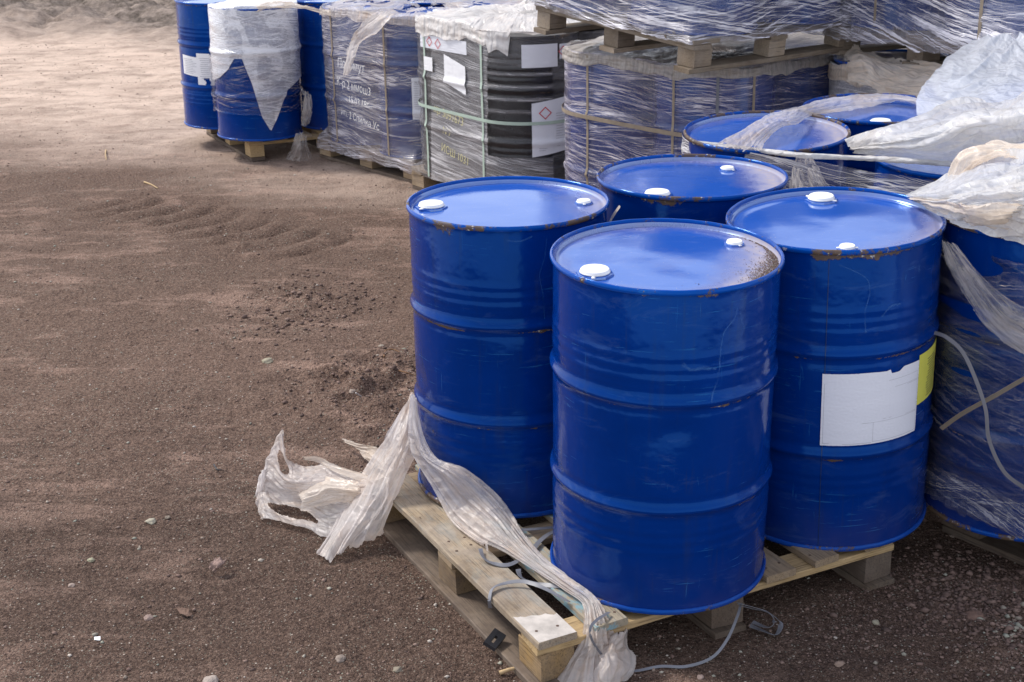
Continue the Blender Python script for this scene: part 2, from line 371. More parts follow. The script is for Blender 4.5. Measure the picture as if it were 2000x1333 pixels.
def ground_mat():
    k = NT('dirt'); co = k.coord(); x, y, z = k.sep(co)
    big = k.noise(co, .9, 5, .6); mid = k.noise(co, 5, 6, .65, .4); fine = k.noise(co, 70, 5, .8); vf = k.noise(co, 230, 3, .8)
    crumb = k.voro(co, 95, 'F1'); crumb2 = k.voro(co, 210, 'F1')
    col = k.mix(k.ramp(fine, [(.36, 0), (.62, 1)]), (.070, .042, .031), (.235, .155, .116))
    wander = k.noise(k.mapping(co, (2.2, 7, 1), (3, 0, 0), (0, 0, .35)), 1, 7, .72, .5)
    sandy = k.math('MULTIPLY', k.ramp(k.math('ADD', k.math('MULTIPLY', big, .45), k.math('MULTIPLY', wander, .55)), [(.515, 0), (.575, .75)]), k.ramp(fine, [(.3, .35), (.6, 1)]))
    col = k.mix(sandy, col, k.mix(fine, (.26, .165, .125), (.47, .32, .25)))
    col = k.mix(k.ramp(vf, [(.40, .85), (.50, 0)]), col, (.032, .022, .019))
    col = k.mix(k.ramp(k.math('MULTIPLY', vf, fine), [(.33, 0), (.42, .7)]), col, (.36, .30, .26))
    glare_tone = k.ramp(k.math('ADD', k.math('MULTIPLY', y, .1), k.math('MULTIPLY', k.math('SUBTRACT', k.noise(k.mapping(co, (.9, 1.2, 1), (4, 2, 0)), 1, 5, .6), .5), .35)), [(.40, .70), (.52, 1.12), (.72, .98), (1, 1.1)])  # darker near; lightness of glare put into the colour at mid distance
    tone = glare_tone
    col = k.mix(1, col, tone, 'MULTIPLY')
    # green grey chippings and pale specks
    def speck(scale, th, c, amt, w=None):
        nonlocal col
        vn = k.n('TexVoronoi'); k.l(co, vn.inputs['Vector']); vn.inputs['Scale'].default_value = scale
        s = k.sep(vn.outputs['Color'])
        m = k.math('MULTIPLY', k.ramp(s[0], [(th, 0), (th+.02, 1)]), k.ramp(vn.outputs['Distance'], [(.22, 1), (.34, 0)]))
        if w is not None: m = k.math('MULTIPLY', m, w)
        col = k.mix(k.math('MULTIPLY', m, amt), col, c)
    zone = k.ramp(k.noise(co, 1.3, 4, .6), [(.42, .25), (.6, 1)])
    speck(170, .72, (.27, .19, .155), .8); speck(130, .84, (.36, .37, .30), .85, zone); speck(95, .955, (.48, .42, .36), .85); speck(320, .84, (.30, .28, .24), .7, zone)
    speck(120, .76, (.045, .026, .024), .85)
    # pale dry track farther off with some haze painted in, dark rough soil beyond
    ny_ = k.math('ADD', y, k.math('MULTIPLY', k.math('SUBTRACT', k.noise(k.mapping(co, (.5, .8, 1)), 1, 4), .5), 3.2))
    ny_ = k.math('ADD', ny_, k.math('MULTIPLY', x, .45))
    pale = k.math('MULTIPLY', k.ramp(k.math('MULTIPLY', ny_, .04), [(.300, 0), (.40, 1)]), k.ramp(k.noise(k.mapping(co, (2.2, 3.4, 1)), 1, 8, .75, .4), [(.34, .35), (.58, 1)]))
    col = k.mix(k.math('MULTIPLY', pale, .85), col, (.70, .55, .45))
    far = k.ramp(k.math('MULTIPLY', k.math('ADD', ny_, k.math('MULTIPLY', mid, 1.2)), .04), [(.56, 0), (.63, 1)])
    col = k.mix(k.math('MULTIPLY', far, .9), col, k.mix(k.ramp(k.noise(co, 5, 9, .8), [(.40, 0), (.62, 1)]), (.05, .042, .036), (.33, .27, .23)))
    h = k.math('ADD', k.math('MULTIPLY', fine, 1), k.math('MULTIPLY', vf, .35))
    h = k.math('ADD', h, k.math('ADD', k.math('MULTIPLY', crumb, -.9), k.math('MULTIPLY', crumb2, -.5)))
    nb = k.bump(mid, .7, .03); nb = k.bump(h, .9, .0065, nb)
    return k.done(k.bsdf(col, .95, .15, 0, nb))
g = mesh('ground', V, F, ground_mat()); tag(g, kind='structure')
del V, F

# ------------------------------------------------------------------ drums
RD, HD = .2925, .88
DRUM_CACHE = {}
def drum_profile(z, beads):
    r = .2862
    for zc in (.295, .587):
        q = (z-zc)/.0105
        r += .0088*math.exp(-q*q)
        q2 = (abs(z-zc)-.027)/.008; r -= .0014*math.exp(-q2*q2)
    if beads == 'steel':
        for zc in (.625+.024, .625+.052, .625+.080, .257-.024, .257-.052, .257-.080):
            q = (z-zc)/.0095; r += .0016*math.exp(-q*q)
    else:
        for i in range(5):
            for b in (.64, .33):
                q = (z-(b+i*.032 if b > .5 else b-.05-i*.034))/.0095; r += .0055*math.exp(-q*q)
    if z > .855: r += (z-.855)*.08
    if z < .02: r += (.02-z)*.10
    return r
def drum_meshes(seed, beads='steel', hero=False, bm_=None, lm=None, rm=None):
    n = 128 if hero else 72
    zs = [0, .004, .012, .03]
    step = .0055 if hero else .009
    z = .04
    while z < .86: zs.append(z); z += step
    zs += [.866, .870, .874]
    V = []; UVs = []
    for i in range(n):
        a = i/n*2*math.pi
        for z in zs:
            r = drum_profile(z, beads)
            r += .0022*fbm(math.cos(a)*1.7+seed*5, math.sin(a)*1.7, z*4, 2)*min(1, (z)*8)*min(1, (.88-z)*9)
            V.append((r*math.cos(a), r*math.sin(a), z))
    # a couple of dents
    rr = random.Random(seed)
    nd = 3 if hero else 1
    for _ in range(nd):
        da, dz, dr, dd = rr.uniform(-2.8, -.3), rr.uniform(.12, .8), rr.uniform(.035, .07), rr.uniform(.002, .006)
        for i, (x, y, z) in enumerate(V):
            q = ((x-.286*math.cos(da))**2+(y-.286*math.sin(da))**2+((z-dz)*1.3)**2)/dr**2
            if q < 6:
                m = 1-dd*math.exp(-q)/.286; V[i] = (x*m, y*m, z)
    body = bpy.data.meshes.new('body'); body.from_pydata(V, [], grid_faces(n, len(zs), True)+[tuple(range(0, n*len(zs), len(zs)))[::-1]])
    # lid: recessed disc with a pressed ring
    prof = [(.2865, .8745), (.2838, .868), (.2822, .861), (.276, .8585), (.270, .8600), (.262, .8603), (.25, .8585), (.235, .8585), (.2, .8592), (.15, .8600), (.1, .8606), (.05, .861), (.004, .8612)]
    LV = []
    for i in range(n):
        a = i/n*2*math.pi
        for r, z in prof:
            LV.append((r*math.cos(a), r*math.sin(a), z+(.0012*nz(math.cos(a)*r*9+seed, math.sin(a)*r*9) if r < .24 else 0)))
    lid = bpy.data.meshes.new('lid'); lid.from_pydata(LV, [], grid_faces(n, len(prof), True)+[tuple(range(len(prof)-1, n*len(prof), len(prof)))])
    def ring(z0, flip=1):
        RV = []; m = 12
        for i in range(n):
            a = i/n*2*math.pi
            wob = 1+.0012*nz(math.cos(a)*3+seed, math.sin(a)*3, z0)
            for j in range(m):
                b = j/m*2*math.pi
                RV.append(((.2895+.0052*math.cos(b))*wob*math.cos(a), (.2895+.0052*math.cos(b))*wob*math.sin(a), z0+.0078*math.sin(b)+.0009*nz(a*9, seed, z0)))
        me = bpy.data.meshes.new('rim')
        me.from_pydata(RV, [], [(i*m+j, ((i+1) % n)*m+j, ((i+1) % n)*m+(j+1) % m, i*m+(j+1) % m) for i in range(n) for j in range(m)])
        return me
    top, bot = ring(.8725), ring(.0075)
    for me, mt in ((body, bm_), (lid, lm), (top, rm), (bot, rm)):
        me.polygons.foreach_set('use_smooth', [True]*len(me.polygons)); me.materials.append(mt); me.update()
    return body, lid, top, bot
def lathe(prof, n=40, cx=0, cy=0):
    V = [(cx+r*math.cos(i/n*2*math.pi), cy+r*math.sin(i/n*2*math.pi), z) for i in range(n) for r, z in prof]
    m = len(prof)
    return V, [(i*m+j, ((i+1) % n)*m+j, ((i+1) % n)*m+j+1, i*m+j+1) for i in range(n) for j in range(m-1)]
def cap_mesh(r, h):
    V, Fc = lathe([(r*.98, .0), (r*.98, h*.35), (r*1.04, h*.38), (r*1.05, h*.5), (r*.99, h*.55), (r*.985, h*.82), (r*.93, h*.97), (r*.84, h), (r*.78, h*.93), (r*.4, h*.90), (.0005, h*.90)])
    for s in (0, math.pi):       # pull tabs
        b = len(V)
        c_, s_ = math.cos(s+.5), math.sin(s+.5)
        pts = [(r*.98, -.005), (r*1.32, -.004), (r*1.36, 0), (r*1.32, .004), (r*.98, .005)]
        for zz in (h*.22, h*.40):
            for (a, t) in pts: V.append((a*c_-t*s_, a*s_+t*c_, zz))
        m = len(pts)
        Fc.append(tuple(b+m+i for i in range(m))); Fc.append(tuple(b+i for i in range(m))[::-1])
        for i in range(m-1): Fc.append((b+i, b+i+1, b+m+i+1, b+m+i))
    return V, Fc
def cap(name, r, h, parent, loc, rot, z0, bluem):
    V, Fc = cap_mesh(r, h)
    o = mesh(name, V, Fc, MAT['cap'], parent); o.location = (loc[0], loc[1], z0); o.rotation_euler.z = rot
    # octagonal bung flange
    n = 8; V = [(q*math.cos((i+.5)/n*2*math.pi), q*math.sin((i+.5)/n*2*math.pi), z) for i in range(n) for q, z in ((r*1.32, -.001), (r*1.28, .0035), (r*1.0, .0045))]
    f = mesh('bung_flange', V, [(i*3+j, ((i+1) % n)*3+j, ((i+1) % n)*3+j+1, i*3+j+1) for i in range(n) for j in range(2)], bluem, o, smooth=False)
    return o
P_BODY = drum_paint('drum_blue_body', (.0, .028, .20), seed=1, rust=.35)
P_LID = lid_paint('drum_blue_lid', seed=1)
P_RIM = drum_paint('drum_blue_rim', (.001, .050, .30), rust=.45, seed=2, rim=True)
P_BLACK = drum_paint('drum_black_body', (.006, .006, .009), rust=0, seed=3, dark=True, rough=.28)
P_BLACKLID = lid_paint('drum_black_lid', (.012, .012, .016), 3, dark=True)
def drum(x, y, z, label, group, tilt=(0, 0), rot=0, seed=0, hero=False, kind='blue', caps=None, mats=None):
    ax = Vector((math.tan(R_(tilt[0])), math.tan(R_(tilt[1])), 1)).normalized()
    q = Vector((0, 0, 1)).rotation_difference(ax)
    t = empty('steel_drum', (x, y, z)); t.rotation_mode = 'QUATERNION'
    t.rotation_quaternion = q @ Matrix.Rotation(rot, 3, 'Z').to_quaternion()
    tag(t, label, 'drum', group)
    bmx, lmx, rmx = mats or ((P_BODY, P_LID, P_RIM) if kind == 'blue' else (P_BLACK, P_BLACKLID, P_BLACK))
    key = (kind, seed % 3) if not hero else ('h', seed)
    if key not in DRUM_CACHE: DRUM_CACHE[key] = drum_meshes(seed, 'steel' if kind == 'blue' else 'ribbed', hero, bmx, lmx, rmx)
    for nme, me in zip(('body', 'lid', 'rim', 'rim'), DRUM_CACHE[key]):
        o = bpy.data.objects.new(nme, me); C.objects.link(o); o.parent = t
    if caps is None: caps = [(1.0+seed, .205, 0), (1.0+seed+math.pi, .215, 1)]
    if kind != 'blue': caps = []
    for a, rr, small in caps:
        a -= rot
        if small: cap('small_cap', .0205, .011, t, (rr*math.cos(a), rr*math.sin(a)), a+1, .860, lmx)
        else: cap('large_cap', .0365, .015, t, (rr*math.cos(a), rr*math.sin(a)), a+.4, .860, lmx)
    t['_ax'] = 0
    del t['_ax']
    return t
def cap_at(x, y, z, px, py, small):
    p = PZ(px, py, z+.875); return (math.atan2(p.y-y, p.x-x), min(.222, math.hypot(p.y-y, p.x-x)), small)

G1 = 'loose blue drums on the open front pallet'
heroes = {
 'A': (.349, 3.462, .146, (.49, -2.48), 'nearest blue steel drum, brown grit on the right edge of its lid', [(1162, 521, 0), (1443, 467, 1)], (1, -.35), .9, 11, .42),
 'B': (-.049, 4.002, .150, (.15, -.98), 'blue steel drum at the left of the open pallet, torn film at its side', [(842, 396, 0), (1151, 387, 1)], (1, .25), .35, 12, .72),
 'C': (.870, 3.783, .150, (-1.55, -2.86), 'blue steel drum with a blank white label and a yellow label on its side', [(1600, 382, 0), (1664, 480, 1)], (.9, -.7), .35, 13, .6),
 'D': (.518, 4.274, .154, (.02, -.56), 'blue steel drum at the back of the open pallet, dusty right side of lid', [(1281, 373, 0), (1421, 324, 1)], (1, -.1), .75, 14, .7)}
HERO = {}
for kx, (x, y, z, tl, lab, cps, dd, du, sd, ru) in heroes.items():
    dz = .88
    tx, ty = x+dz*math.tan(R_(tl[0])), y+dz*math.tan(R_(tl[1]))
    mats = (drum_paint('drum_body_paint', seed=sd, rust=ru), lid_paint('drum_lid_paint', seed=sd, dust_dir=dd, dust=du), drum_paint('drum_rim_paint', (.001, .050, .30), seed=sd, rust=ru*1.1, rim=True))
    HERO[kx] = drum(x, y, z, lab, G1, tl, 0, sd, True, 'blue', [cap_at(tx, ty, z, *c) for c in cps], mats)
G9 = 'drums of the half-unwrapped pallet behind the open one'
mE = (drum_paint('drum_body_paint', seed=15, rust=.9), lid_paint('drum_lid_paint', seed=15, dust_dir=(1, -.3), dust=.8), drum_paint('drum_rim_paint', (.001, .050, .30), seed=15, rust=1.3, rim=True))
drum(.884, 5.043, .150, 'uncapped blue drum with rusty rim and a twisted scrap of film lying across its lid', G9, (-.95, -3.34), 0, 15, True, 'blue', [], mE)
drum(1.375, 5.42, .150, 'blue drum right of the rusty-rimmed lid, its white cap near the white sheet', G9, (0, -1), 0, 16, True, 'blue', [cap_at(1.375, 5.41, .15, 1722, 243, 0)], mE)
drum(1.43, 4.50, .150, 'wrapped blue drum behind the labelled drum, its top under white sheeting', G9, (0, -1), 0, 1)
drum(1.87, 4.95, .150, 'blue drum hidden under the pile of white sheeting', G9, (0, 0), 0, 2)
G10 = 'drums wrapped in clear film at the right edge'
drum(1.445, 3.80, .150, 'film-wrapped blue drum at the right edge, cream sheeting over its lid', G10, (-.6, -1.5), 0, 17, True, 'blue', [], mE)
drum(1.925, 4.16, .150, 'blue drum under cream sheeting past the right edge drum', G10, (0, 0), 0, 1)

# ------------------------------------------------------------------ pallets
def board(name, L, Wd, H, mat, parent, loc, rot=0, seed=0, bev=.0025, grow=0):
    """timber with its length along local x, slightly bowed and rough at the edges"""
    nxs = max(2, int(L/.05)); V = []
    rr = random.Random(seed)
    e0, e1 = rr.uniform(-.008, .008), rr.uniform(-.008, .008)
    for i in range(nxs+1):
        x = (i/nxs-.5)*L
        for (sy, sz) in ((-1, -1), (-1, 1), (1, 1), (1, -1)):
            for kk in range(2):
                bx = bev if i in (0, nxs) else 0
                y = sy*Wd/2; z = sz*H/2
                if (sy, sz, kk) in ((-1, -1, 0), (-1, 1, 1), (1, 1, 0), (1, -1, 1)):
                    y -= sy*bev
                else: z -= sz*bev
                y += .0022*nz(x*7+seed, sy*3, sz); z += .0012*nz(x*5+seed, sy*3, sz+7)
                xx = x + (e0 if i == 0 else e1 if i == nxs else 0)*sy*.5
                V.append((xx, y, z))
    # order round the section: build ring of 8
    F = []
    for i in range(nxs):
        for j in range(8):
            a = i*8+j; b = i*8+(j+1) % 8
            F.append((a, a+8, b+8, b))
    F.append(tuple(range(8))); F.append(tuple(range(nxs*8, nxs*8+8))[::-1])
    o = mesh(name, V, F, mat, parent, smooth=False); o.location = loc; o.rotation_euler.z = rot
    return o
def pallet(C0, ang, z0, label, group, swap=False, decks=None, mats=None, tilt=(0, 0), size=1.14, seed=0, bottoms=True, hero=False, blockm=None, blk=.14):
    """C0 = front corner; local x runs right-back, local y left-back"""
    t = empty('wooden_pallet', (C0[0], C0[1], z0)); t.rotation_euler = (tilt[0], tilt[1], R_(ang)); tag(t, label, 'pallet', group)
    mt = mats or MAT['wood']; S = size
    decks = decks or [(i*(S-.1)/6+.05, .1) for i in range(7)]
    md = (lambda i: mt[i % len(mt)]) if isinstance(mt, list) else (lambda i: mt)
    def put(nm, L, Wd, H, along_y, x, y, z, mi, sd):
        if swap: x, y, along_y = y, x, not along_y
        return board(nm, L, Wd, H, mi if not isinstance(mi, int) else md(mi), t, (x, y, z), math.pi/2 if along_y else 0, sd)
    rr = random.Random(seed)
    for i, dk in enumerate(decks):
        x, wd = dk[0], dk[1]; m = dk[2] if len(dk) > 2 else i
        put('deck_board', S+rr.uniform(-.015, .01), wd, .021, True, x, S/2, .1335, m, seed+i)
    for i, y in enumerate((.06, S/2, S-.06)):
        put('stringer_board', S, .10, .0205, False, S/2, y, .1122, i, seed+20+i)
    for i, x in enumerate((.055, S/2, S-.055)):
        for j, y in enumerate((.06, S/2, S-.06)):
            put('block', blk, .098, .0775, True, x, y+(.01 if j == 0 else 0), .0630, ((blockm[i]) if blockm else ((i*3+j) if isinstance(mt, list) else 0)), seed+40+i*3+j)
    if bottoms:
        for i, x in enumerate((.055, S/2, S-.055)):
            put('bottom_board', S+.01, .10, .0215, True, x+(-.022 if hero and i == 0 else 0), S/2, .0110, MAT['wood_dirty_shaded'] if z0 < .2 else i, seed+60+i)
    return t
W = MAT
MAT['nail'] = plain('rusty_nail', (.10, .06, .04), .6, .4, .5)
pallet((.022, 3.035), 27.3, -.004, 'open wooden pallet under the four loose drums, bleached front board', 'pallets on the ground',
       decks=[(.052, .112, W['wood_white']), (.205, .098, W['wood_blue']), (.405, .10, W['wood_blue']), (.57, .10, W['wood']), (.735, .10, W['wood']), (.895, .085, W['wood']), (1.08, .10, W['wood'])],
       mats=[W['wood_fresh'], W['wood'], W['wood']], tilt=(0, 0), seed=3, hero=True, blk=.115, blockm=[W['wood_block'], W['wood_dirty_shaded'], W['wood_dirty_shaded']])  # right-hand blocks take the darker wood: shade put into their colour
_p1 = [o for o in C.objects if o.get('label', '').startswith('open wooden pallet')][0]
_rr = random.Random(5)
_fb = [c for c in _p1.children if c.name.startswith('deck_board')][0]
_V = []; _n = 24
for _i in range(_n+1):
    for _j in range(13):
        _y = (_j/12-.5)*.106; _e = -.445+.35*_y+.012*nz(_y*60, 3)
        _x = -.5655+(_e+.5655)*_i/_n; _V.append((_x, _y, .01085))
mesh('paint_patch', _V, [(f[0], f[3], f[2], f[1]) for f in grid_faces(_n+1, 13)][::-1], MAT['white_paint'], _fb)
for _b in [c for c in _p1.children if c.name.startswith('deck_board')]:
    for _y in (.05, .57-.02, .57+.025, 1.14-.05):
        for _dx in (-.028, .028):
            V, Fc = lathe([(.0042, 0), (.0040, .0009), (.0004, .0012)], 10)
            _n = mesh('nail_head', V, Fc, MAT['nail'], _b, False); _n.location = (_y-.57+_rr.uniform(-.01, .01), _dx+_rr.uniform(-.006, .006), .0106)
pallet((-1.86, 9.49), 27, 0, 'pale wooden pallet under the two leftmost drums', 'pallets on the ground', mats=[W['wood_fresh'], W['wood_fresh'], W['wood']], seed=13, blk=.12)
pallet((-.68, 8.69), 39, 0, 'wooden pallet skirted with dirty film under the handwritten load', 'pallets on the ground', mats=W['wood'], seed=23)
pallet((-.03, 7.66), 35.6, 0, 'wooden pallet under the black drums', 'pallets on the ground', mats=W['wood'], seed=33)
pallet((.90, 6.36), 42, 0, 'wooden pallet under the lower load that carries the tilted pallet', 'pallets on the ground', mats=W['wood_grey'], seed=43)
pallet((1.19, 4.19), 37, 0, 'wooden pallet under the half-unwrapped drums', 'pallets on the ground', mats=W['wood_grey'], seed=53)
pallet((1.94, 2.95), 37, 0, 'wooden pallet under the film-wrapped drum at the right edge', 'pallets on the ground', mats=W['wood_dirty_shaded'], seed=63)
pallet((2.0, 5.85), 29, 0, 'wooden pallet under the lower wrapped load at far right', 'pallets on the ground', mats=W['wood_grey'], seed=73)

def drums4(C0, ang, z, labs, group, kind='blue', off=.27, sp=.597, seed=0, lift=0, rotfun=None, tf=None):
    Rv = Vector((math.cos(R_(ang)), math.sin(R_(ang)))); Lv = Vector((-Rv.y, Rv.x)); cs = []
    for n, (i, j) in enumerate(((0, 0), (0, 1), (1, 0), (1, 1))):
        p = Vector(C0)+Rv*(off+sp*i)+Lv*(off+sp*j); cs.append(p)
        if labs[n] is None: continue
        drum(p.x, p.y, z, labs[n], group, (0, 0), seed+n*2.1, seed+n, False, kind)
    return cs
# ------------------------------------------------------------------ wrapped loads
class Hull:
    """outline of four drums pulled together by film, as a radius about the centre"""
    def __init__(s, cs, rad=.299, corners=None):
        s.c = sum((Vector(c) for c in cs), Vector((0, 0)))/len(cs)
        s.cs = [Vector(c)-s.c for c in cs]; s.rad = rad
        s.corners = [Vector(c)-s.c for c in corners] if corners else None
        s.n = 360; s.r = []; s.rp = []
        for i in range(s.n):
            a = 2*math.pi*i/s.n; d = Vector((math.cos(a), math.sin(a)))
            s.r.append(s._ray(d))
            if s.corners: s.rp.append(s._poly(d))
        s.len = [0]
        for i in range(s.n):
            a, b = s.pt(i, 0), s.pt(i+1, 0); s.len.append(s.len[-1]+(a-b).length)
    def _ray(s, d):
        # support-function hull: min over tangent lines
        best = 9
        for i in range(180):
            a = 2*math.pi*i/180; nrm = Vector((math.cos(a), math.sin(a))); dn = d.dot(nrm)
            if dn > .15:
                h = max(c.dot(nrm) for c in s.cs)+s.rad; best = min(best, h/dn)
        return best
    def _poly(s, d):
        best = 9
        for i in range(180):
            a = 2*math.pi*i/180; nrm = Vector((math.cos(a), math.sin(a))); dn = d.dot(nrm)
            if dn > .15: best = min(best, max(c.dot(nrm) for c in s.corners)/dn)
        return best
    def rr(s, i, f=0):
        i %= s.n; i0 = int(i); t = i-i0; r = s.r[i0 % s.n]*(1-t)+s.r[(i0+1) % s.n]*t
        if f and s.rp: q = s.rp[i0 % s.n]*(1-t)+s.rp[(i0+1) % s.n]*t; r = max(r, r*(1-f)+q*f)
        return r
    def pt(s, i, off=0, f=0):
        a = 2*math.pi*i/s.n; r = s.rr(i, f)+off
        return Vector((s.c.x+r*math.cos(a), s.c.y+r*math.sin(a)))
    def at_px(s, px, z, off=0):
        best = None
        for i in range(s.n):
            p = s.pt(i, off); rad = p-s.c
            if rad.dot(Vector((CAM[0], CAM[1]))-s.c) < .0: continue
            e = abs(topx((p.x, p.y, z))[0]-px)
            if best is None or e < best[0]: best = (e, i)
        return best[1]
def hoopz(z, zb):
    zz = z-zb; return .0105*math.exp(-((zz-.587)/.016)**2)+.0105*math.exp(-((zz-.295)/.016)**2)
def wrap(name, hull, zb, ztop, zbot, mat, label, group, dens=None, flare=0, seed=0, off=.004, nu=300, nv=70, jag=.02, rng_=None, off_top=0, cat='film wrap', tiltf=None, rough=.004):
    V = []; UV = []; D = []
    lo, hi = rng_ or (0, 360)
    full = rng_ is None
    cols = nu
    for i in range(cols):
        ii = lo+(hi-lo)*i/(cols if full else cols-1)
        s_ = hull.len[int(ii) % 360]
        zb_ = zbot+jag*(fbm(s_*3.1, seed, 1, 5)+.25*nz(s_*40, seed))
        zt_ = ztop+.5*jag*fbm(s_*5, seed+9, 1, 4)
        for j in range(nv):
            t = j/(nv-1); z = zb_+(zt_-zb_)*t
            f = 0
            if flare: f = 1-sstep(zb-.02, zb+flare, z)
            o = off+.003+hoopz(z, zb)*.9*(1-f)+rough*max(-.6, fbm(s_*2, z*26, seed, 2))+.012*f*(.4+fbm(s_*9, z*9, seed+3, 3))
            p = hull.pt(ii, o, f*.96)
            V.append((p.x, p.y, z+(tiltf(p) if tiltf else 0))); UV.append((s_, z))
            q = dens(ii, z, topx((p.x, p.y, z))[0]) if dens else 1
            D.append(q)
    o = mesh(name, V, grid_faces(cols, nv, full), mat, None, True, UV, {'dens': D})
    tag(o, label, cat, group); return o
def strap_on(hull, zb, px, z0, z1, w_, mat, label, group, off=.0075, lean=0):
    i0 = hull.at_px(px, (z0+z1)/2)
    V = []; n = 50
    dp = w_/2/hull.rr(i0)/(2*math.pi)*360
    for j in range(n):
        z = z0+(z1-z0)*j/(n-1); ii = i0+lean*(j/(n-1)-.5)+.4*nz(z*3, px)
        for sgn, oo in ((-1, off), (1, off), (1, off+.0012), (-1, off+.0012)):
            p = hull.pt(ii+sgn*dp, oo+hoopz(z, zb)); V.append((p.x, p.y, z))
    F = [(4*j+a, 4*j+b, 4*j+4+b, 4*j+4+a) for j in range(n-1) for a, b in ((0, 1), (1, 2), (2, 3), (3, 0))]
    o = mesh('strapping_band', V, F, mat, None, False); tag(o, label, 'strapping', group); return o
def hoop_strap(hull, zb, z, w_, mat, label, group, off=.010, tiltz=0):
    V = []; n = 240
    for j in range(n):
        ii = j*1.5; zz = z+tiltz*math.sin(R_(ii))
        for a, oo in ((-1, off), (1, off), (1, off+.0012), (-1, off+.0012)):
            p = hull.pt(ii, oo+hoopz(zz, zb)); V.append((p.x, p.y, zz+a*w_/2))
    F = [(4*j+a, 4*j+b, (4*j+4+b) % (4*n), (4*j+4+a) % (4*n)) for j in range(n) for a, b in ((0, 1), (1, 2), (2, 3), (3, 0))]
    o = mesh('strapping_band', V, F, mat, None, False); tag(o, label, 'strapping', group); return o
def cover(name, hull, z0, mat, label, group, skirt=.08, bulge=.03, seed=0, hole=None, skirtf=None, nu=260, cat='plastic sheet', ztilt=None, off=.012):
    """sheet laid over a load's top and folded down its sides"""
    V = []; UV = []; nr = 34; ns = 14
    for i in range(nu):
        ii = 360*i/nu; s_ = hull.len[int(ii)]
        for j in range(nr+ns):
            if j < nr:
                f = max(.01, j/(nr-1)); p0 = hull.pt(ii, off); p = hull.c+(p0-hull.c)*f
                z = z0+bulge*fbm(p.x*3.3, p.y*3.3, seed, 5)*1.3+.3*bulge*nz(p.x*17, p.y*17, seed)
                z -= .012*f**6
            else:
                t = (j-nr+1)/ns; sk = (skirtf(ii, topx((*hull.pt(ii), z0))[0]) if skirtf else skirt)*(1+.5*fbm(s_*5, seed, 0, 4))
                p = hull.pt(ii, off+.008*fbm(s_*7, t*3, seed, 3)+.006*t)
                z = z0-.012-sk*t+bulge*.5*fbm(p.x*3.3, p.y*3.3, seed, 3)*(1-t)
            V.append((p.x, p.y, z)); UV.append((s_, (j/nr*.5 if j < nr else .5+t*skirt)))
    m = nr+ns
    def keep(i, j):
        if hole is None: return True
        ii = 360*i/nu; f = min(1, j/(nr-1)); p = hull.c+(hull.pt(ii, off)-hull.c)*f
        return not hole(p, j, fbm(p.x*4, p.y*4, seed+2, 5))
    o = mesh(name, V, grid_faces(nu, m, True, keep), mat, None, True, UV); tag(o, label, cat, group); return o
def patch_on(name, hull, zb, pxs, zs, mat, parent, off=.011, ragged=0, n=24, slope=0):
    i0, i1 = hull.at_px(pxs[0], zs[0]), hull.at_px(pxs[1], zs[0])
    V = []
    for a in range(n+1):
        for b in range(n+1):
            ii = i0+(i1-i0)*a/n; z = zs[0]+(zs[1]-zs[0])*b/n+slope*(a/n-.5)
            p = hull.pt(ii, off+hoopz(z, zb)+.0015*nz(a*.4, b*.4, zs[0]*9)); V.append((p.x, p.y, z+ragged*nz(a*.7, b*.2, 3)))
    return mesh(name, V, grid_faces(n+1, n+1), mat, parent)
def text_on(s, hull, zb, px, z, size, mat, parent, off=.012, slope=0, shear=.15, width=1):
    cu = bpy.data.curves.new('t', 'FONT'); cu.body = s; cu.size = size; cu.resolution_u = 3; cu.shear = shear; cu.offset = -size*.013
    o = bpy.data.objects.new('t', cu); C.objects.link(o)
    bpy.context.view_layer.update()
    me = bpy.data.meshes.new_from_object(o.evaluated_get(bpy.context.evaluated_depsgraph_get()))
    i0 = hull.at_px(px, z); V = []
    for v in me.vertices:
        x, y = v.co.x*width, v.co.y
        ii = i0+x/hull.rr(i0)/(2*math.pi)*360*.9
        p = hull.pt(ii, off); V.append((p.x, p.y, z+y+slope*x+.006*nz(x*14, z*9)))
    F = [tuple(p.vertices) for p in me.polygons]
    bpy.data.objects.remove(o); bpy.data.curves.remove(cu); bpy.data.meshes.remove(me)
    return mesh('handwriting', V, F, mat, parent, False)
def corners(C0, ang, S=1.14, g=.01):
    Rv = Vector((math.cos(R_(ang)), math.sin(R_(ang)))); Lv = Vector((-Rv.y, Rv.x)); c = Vector(C0)
    return [c-Rv*g-Lv*g, c+Rv*(S+g)-Lv*g, c+Rv*(S+g)+Lv*(S+g), c-Rv*g+Lv*(S+g)]

M_wrap = film_mat('wrap_film', .15, .28, .10, (.58, .55, .62), seed=1, lines=1.15)
M_wrap_clear = film_mat('wrap_film_clear', .05, .42, .3, (.55, .53, .56), .3, .8, seed=2)
M_wrap_dark = film_mat('wrap_film_dirty', .34, .5, .15, (.40, .39, .42), .35, .9, (.12, .17, .02), seed=3)
M_wrap_white = film_mat('wrap_film_white', .3, .55, .3, (.70, .70, .74), .25, 1.0, (.03, -.05, .1), seed=4)
M_near = film_mat('wrap_film_near', .03, .22, .20, (.34, .35, .42), .3, .5, (.28, -.25, .12), .6, seed=5, coarse=1.0)
M_sheet = sheet_mat('white_sheeting', (.80, .80, .81), (.70, .64, .57), .93, .3, .45, 1, .009, crease=.8)
M_sheet_blue = sheet_mat('bluish_sheeting', (.74, .78, .86), (.70, .73, .80), .90, .1, .45, 2, .008, crease=.6)
M_cream = sheet_mat('cream_film', (.82, .73, .64), (.58, .44, .31), .88, .8, .35, 3, .006, crease=.6)
M_torn = sheet_mat('torn_film', (.86, .81, .79), (.60, .43, .29), .72, .45, .45, 4, .010, crease=.75)
